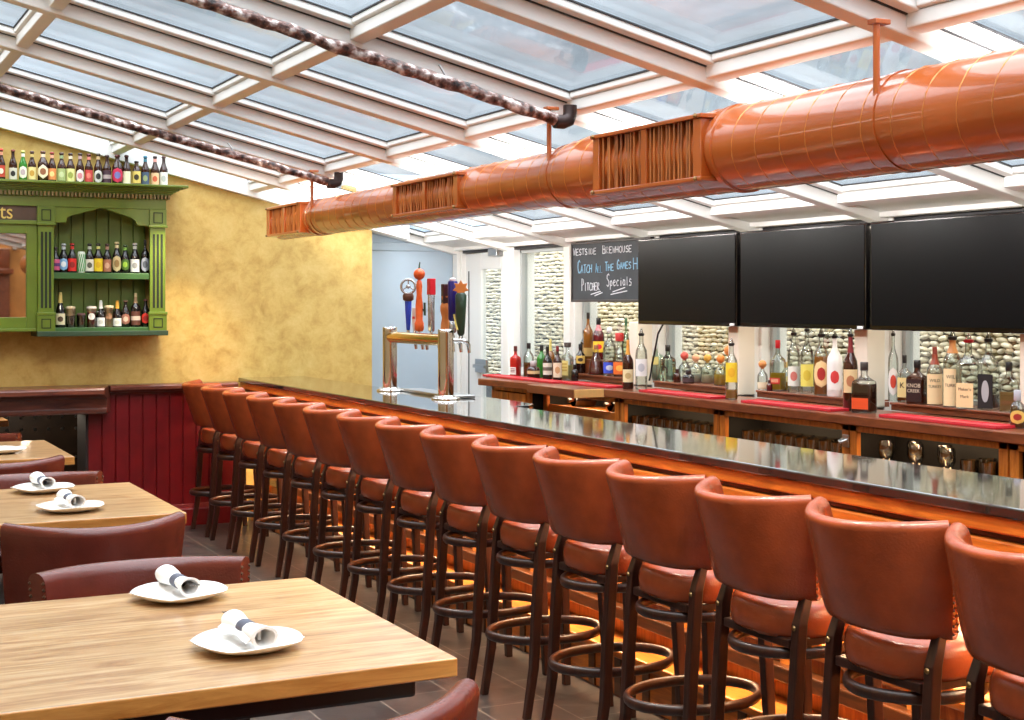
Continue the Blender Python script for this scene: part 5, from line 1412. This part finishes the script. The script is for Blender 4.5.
for u, vt, rp_, X_, zb_, kd, gl, lq, lb, nk_, cp, words, tx, rz_ in LIQ:
    d_ = dX(u, X_); h_ = Z_X(u, vt, X_) - zb_
    o = bottle('liquor_bottle', words, 'bottle', 'liquor bottles on the back counter', (X_, Y_on(u, X_), zb_), h_, 1.1 * rp_ * d_ / F, kd, gl, lq, lb, nk_, cp, 0.35 if kd in ('square', 'flask') else 0, tx)
    if 'horseshoe emblem' in words:
        r_ = rp_ * d_ / F; hs = [(-r_ * .8 - .004, .52 * r_ * math.cos(a), h_ * .27 + .75 * r_ * math.sin(a) * (1 if a < PI else .5)) for a in [(-.6 + 4.34 * k / 16) for k in range(17)]]
        e = MB().tube(hs, .005, n=6).build('horseshoe', cm((56, 44, 40), .4), o, smooth=60); e.rotation_euler = (0, 0, .35)

# ---- glasses in the open cabinets
def tumbler(label, group, x_, y_, z_, r, h, proto=[None]):
    if proto[0] is None:
        o = MB().lathe([(.033, 0), (.034, .006), (.030, .008), (.0315, .02), (.037, .15), (.040, .15), (.0355, .012)], n=16).build('beer_tumbler', M_drinkglass, smooth=50)
        tag(o, label, 'glass', group); proto[0] = o
    else:
        o = proto[0].copy(); COL.objects.link(o); o['label'] = label; o['group'] = group
    o.location = (x_, y_, z_); o.rotation_euler = (0, 0, random.random() * 6)
    return o
for (ya_, yb_), lab, grp, f0, f1 in ((uC, 'clear tumbler on the shelf below the leftmost television', 'tumblers below the leftmost television', .06, .94),
                             (uD, 'clear tumbler on the shelf below the middle television', 'tumblers below the middle television', .14, .92),
                             (uE, 'clear tumbler at the right end of the shelf below the rightmost television', 'tumblers below the rightmost television', .70, .93)):
    a, b = ya_ - (ya_ - yb_) * f0, ya_ - (ya_ - yb_) * f1
    n = int((a - b) / .088)
    for row, xx in ((0, 4.52), (1, 4.62)):
        for k in range(n + 1):
            tumbler(lab, grp, xx + random.uniform(-.006, .006), a - (a - b) * k / n, .825, .035, .15)
ya_, yb_ = uE
wg = None
for k in range(5):
    yy = ya_ - (ya_ - yb_) * (.16 + .10 * k)
    if wg is None:
        wg = MB().lathe([(.034, 0), (.032, .004), (.006, .008), (.0045, .08), (.02, .095), (.036, .13), (.034, .175), (.030, .19)], n=16).build('wine_glass', M_drinkglass, smooth=60)
        tag(wg, 'stemmed wine glass on the dark shelf below the rightmost television', 'glass', 'wine glasses below the rightmost television'); o = wg
    else:
        o = wg.copy(); COL.objects.link(o)
    o.location = (4.52 + (k % 2) * .08, yy, .825)
# bottles lying in the far open cabinet
for k, (f, lab) in enumerate(((.3, 'dark bottle lying end-on in the cabinet under the counter leaf, left one'), (.78, 'dark bottle lying end-on in the cabinet under the counter leaf, right one'))):
    yy = uB[0] - (uB[0] - uB[1]) * f
    t = thing('wine_bottle', lab, 'bottle', (4.50, yy, .976 + .045), 0, 'bottles lying in the cabinet')
    o = MB().lathe([(.042, 0), (.045, .01), (.045, .15)], n=18).build('bottle_glass', GL['black'], t, smooth=50); o.rotation_euler = (0, PI / 2, 0)
    o = MB().lathe([(.015, -.04), (.015, .0), (.040, .0)], n=14).build('bottle_base', GL['dkbrown'], t, smooth=50); o.rotation_euler = (0, PI / 2, 0)
# cable behind the television
cb2 = MB().tube([(4.76, Y_on(664, 4.76), 1.53), (4.76, Y_on(658, 4.76), 1.46), (4.765, Y_on(655, 4.76), 1.38), (4.765, Y_on(651.5, 4.76), 1.27), (4.76, Y_on(650.5, 4.76), 1.20), (4.75, Y_on(650.5, 4.76), ZS)], .006, n=8)
tag(cb2.build('power_cable', M_black, smooth=60), 'black cable hanging from the leftmost television beside the post', 'cable')

# ================================================================== LIGHT, SKY, CAMERA
w = bpy.data.worlds.new('sky'); SC.world = w; w.use_nodes = True
nt = w.node_tree; nt.nodes.clear()
out = nt.nodes.new('ShaderNodeOutputWorld'); bg = nt.nodes.new('ShaderNodeBackground'); nt.links.new(bg.outputs[0], out.inputs[0])
tc = nt.nodes.new('ShaderNodeTexCoord')
sp = nt.nodes.new('ShaderNodeSeparateXYZ'); nt.links.new(tc.outputs['Generated'], sp.inputs[0])
cr = nt.nodes.new('ShaderNodeValToRGB'); e = cr.color_ramp.elements
e[0].position = 0.0; e[0].color = (.75, .8, .85, 1); e[1].position = 1.0; e[1].color = (8.5, 8.7, 8.9, 1)
for p, c in ((.16, (.74, .84, .93, 1)), (.30, (.95, 1.05, 1.15, 1)), (.5, (4.2, 4.35, 4.5, 1))):
    k = e.new(p); k.color = c
nt.links.new(sp.outputs[2], cr.inputs[0])
mp = nt.nodes.new('ShaderNodeMapping'); mp.inputs['Scale'].default_value = (2.2, 2.2, 9); nt.links.new(tc.outputs['Generated'], mp.inputs[0])
n = nt.nodes.new('ShaderNodeTexNoise'); n.inputs['Scale'].default_value = 2.4; n.inputs['Detail'].default_value = 7; nt.links.new(mp.outputs[0], n.inputs['Vector'])
mr = nt.nodes.new('ShaderNodeMapRange'); mr.inputs[1].default_value = .3; mr.inputs[2].default_value = .7; mr.inputs[3].default_value = .6; mr.inputs[4].default_value = 1.3; nt.links.new(n.outputs[0], mr.inputs[0])
mx = nt.nodes.new('ShaderNodeMix'); mx.data_type = 'RGBA'; mx.blend_type = 'MULTIPLY'; mx.inputs[0].default_value = 1
cc = nt.nodes.new('ShaderNodeCombineColor')
for i in range(3): nt.links.new(mr.outputs[0], cc.inputs[i])
nt.links.new(cr.outputs[0], mx.inputs[6]); nt.links.new(cc.outputs[0], mx.inputs[7]); nt.links.new(mx.outputs[2], bg.inputs[0])
# bright lobe added to the unseen sky behind and left of the camera
vm = nt.nodes.new('ShaderNodeVectorMath'); vm.operation = 'DOT_PRODUCT'; vm.inputs[1].default_value = Vector((-.50, -.60, .62)).normalized(); nt.links.new(tc.outputs['Generated'], vm.inputs[0])
lr = nt.nodes.new('ShaderNodeMapRange'); lr.interpolation_type = 'SMOOTHSTEP'; lr.inputs[1].default_value = .55; lr.inputs[2].default_value = 1.0; lr.inputs[3].default_value = 0; lr.inputs[4].default_value = 2.2; nt.links.new(vm.outputs['Value'], lr.inputs[0])
ad = nt.nodes.new('ShaderNodeMix'); ad.data_type = 'RGBA'; ad.blend_type = 'ADD'; ad.inputs[0].default_value = 1; ad.clamp_result = False
c2 = nt.nodes.new('ShaderNodeCombineColor')
for i in range(3): nt.links.new(lr.outputs[0], c2.inputs[i])
nt.links.new(mx.outputs[2], ad.inputs[6]); nt.links.new(c2.outputs[0], ad.inputs[7]); nt.links.new(ad.outputs[2], bg.inputs[0])
bg.inputs[1].default_value = 1.0

def light(kind, name, loc, power, col, size=.1, rot=(0, 0, 0), sy=None, spot=None):
    l = bpy.data.lights.new(name, kind); l.energy = power; l.color = col
    if kind == 'AREA':
        l.size = size
        if sy: l.shape = 'RECTANGLE'; l.size_y = sy
    elif kind == 'SPOT': l.spot_size = spot; l.spot_blend = .6; l.shadow_soft_size = size
    elif kind == 'SUN': l.angle = size
    else: l.shadow_soft_size = size
    o = bpy.data.objects.new(name, l); COL.objects.link(o); o.location = loc; o.rotation_euler = rot
    return o
WARM = (1.0, .72, .42); WARM2 = (1.0, .86, .68)
# strip lights under the bar overhang
for k in range(10):
    light('AREA', 'bar_strip_light', (3.08, .75 + 1.0 * k, .915), 30, WARM, .06, (0, -.3, 0), .8)
# strip lights over the back counter, behind the televisions
for k in range(4):
    light('AREA', 'counter_strip_light', (4.83, 4.6 + 1.1 * k, 2.03), 6, WARM2, .06, (0, .1, 0), .8)
# unseen point fills added by the left wall for the rafter undersides
for yy in (-1.5, 1.0, 3.5, 6.0, 8.5):
    light('POINT', 'wall_fill', (XL + .25, yy, 1.9), 2, WARM2, .12)
# unseen upward area fills added on the left to whiten the rafter undersides
for yy in (-1.0, 1.6, 4.2, 6.8, 9.4):
    light('AREA', 'rafter_fill', (XL + .15, yy, 2.75), 10, (1, .98, .94), .25, (0, -(PI - .55), 0), 2.0)
# fill lights added out of sight behind the duct, aimed up at the eave
for k in range(7):
    light('AREA', 'bar_fill', (3.36, 3.2 + 1.1 * k, 2.22), 20, (1, .97, .93), .12, (0, -PI / 2 - .8, 0), .5)
light('AREA', 'bar_fill', (4.4, 9.0, 2.1), 9, (1, .97, .93), .2, (PI / 2, 0, 0), .3)  # extra fill added to brighten the pale blue end wall
# unseen spots added over the aisle to put highlights on the stool leather
for k in range(10):
    light('SPOT', 'highlight_spot', (2.35, .6 + 1.05 * k, 2.5), 95, (1, .86, .64), .04, (0, -.08, 0), None, 1.5)
# lamps inside the open cabinets
for (ya_, yb_) in (uB, uC, uD, uE):
    light('AREA', 'cabinet_lamp', (4.50, (ya_ + yb_) / 2, 1.06), 3, WARM, .05, (0, -.3, 0), (ya_ - yb_) * .8)
# fill light added to brighten the dark nook
light('POINT', 'nook_fill', (1.55, 11.5, .93), 9, WARM2, .08)
# garden wall lights outside, above the window header
for yy in (4.4, 5.9, 7.4, 8.9, 10.4):
    light('AREA', 'garden_wall_light', (5.3, yy, 2.12), 4, (1, .88, .68), .1, (0, -.3, 0), 1.3)
# spot lamps on the ochre wall
for xx in (.2, 1.6, 2.9):
    o = light('SPOT', 'picture_spot', (xx - .4, 8.3, roof_z(xx - .4) - .15), 34, (1, .88, .68), .05, (0, 0, 0), None, 1.0)
    d = Vector((xx + .1, 10.55, 1.75)) - Vector(o.location); o.rotation_euler = d.to_track_quat('-Z', 'Y').to_euler()

cam = bpy.data.cameras.new('camera'); co = bpy.data.objects.new('camera', cam); COL.objects.link(co)
co.location = (0, 0, H); co.rotation_euler = (PI / 2, 0, -YAW)
cam.sensor_width = 36; cam.lens = F / 1024 * 36; cam.shift_y = -(360 - CV) / 1024; cam.clip_start = .05
SC.camera = co
SC.view_settings.view_transform = 'Standard'; SC.view_settings.look = 'None'; SC.view_settings.gamma = 1; SC.view_settings.use_curve_mapping = False
SC.view_settings.exposure = 0.0
SC.cycles.use_denoising = True; SC.cycles.max_bounces = 10; SC.cycles.transparent_max_bounces = 24; SC.cycles.sample_clamp_indirect = 6
SC.cycles.caustics_reflective = False; SC.cycles.caustics_refractive = False
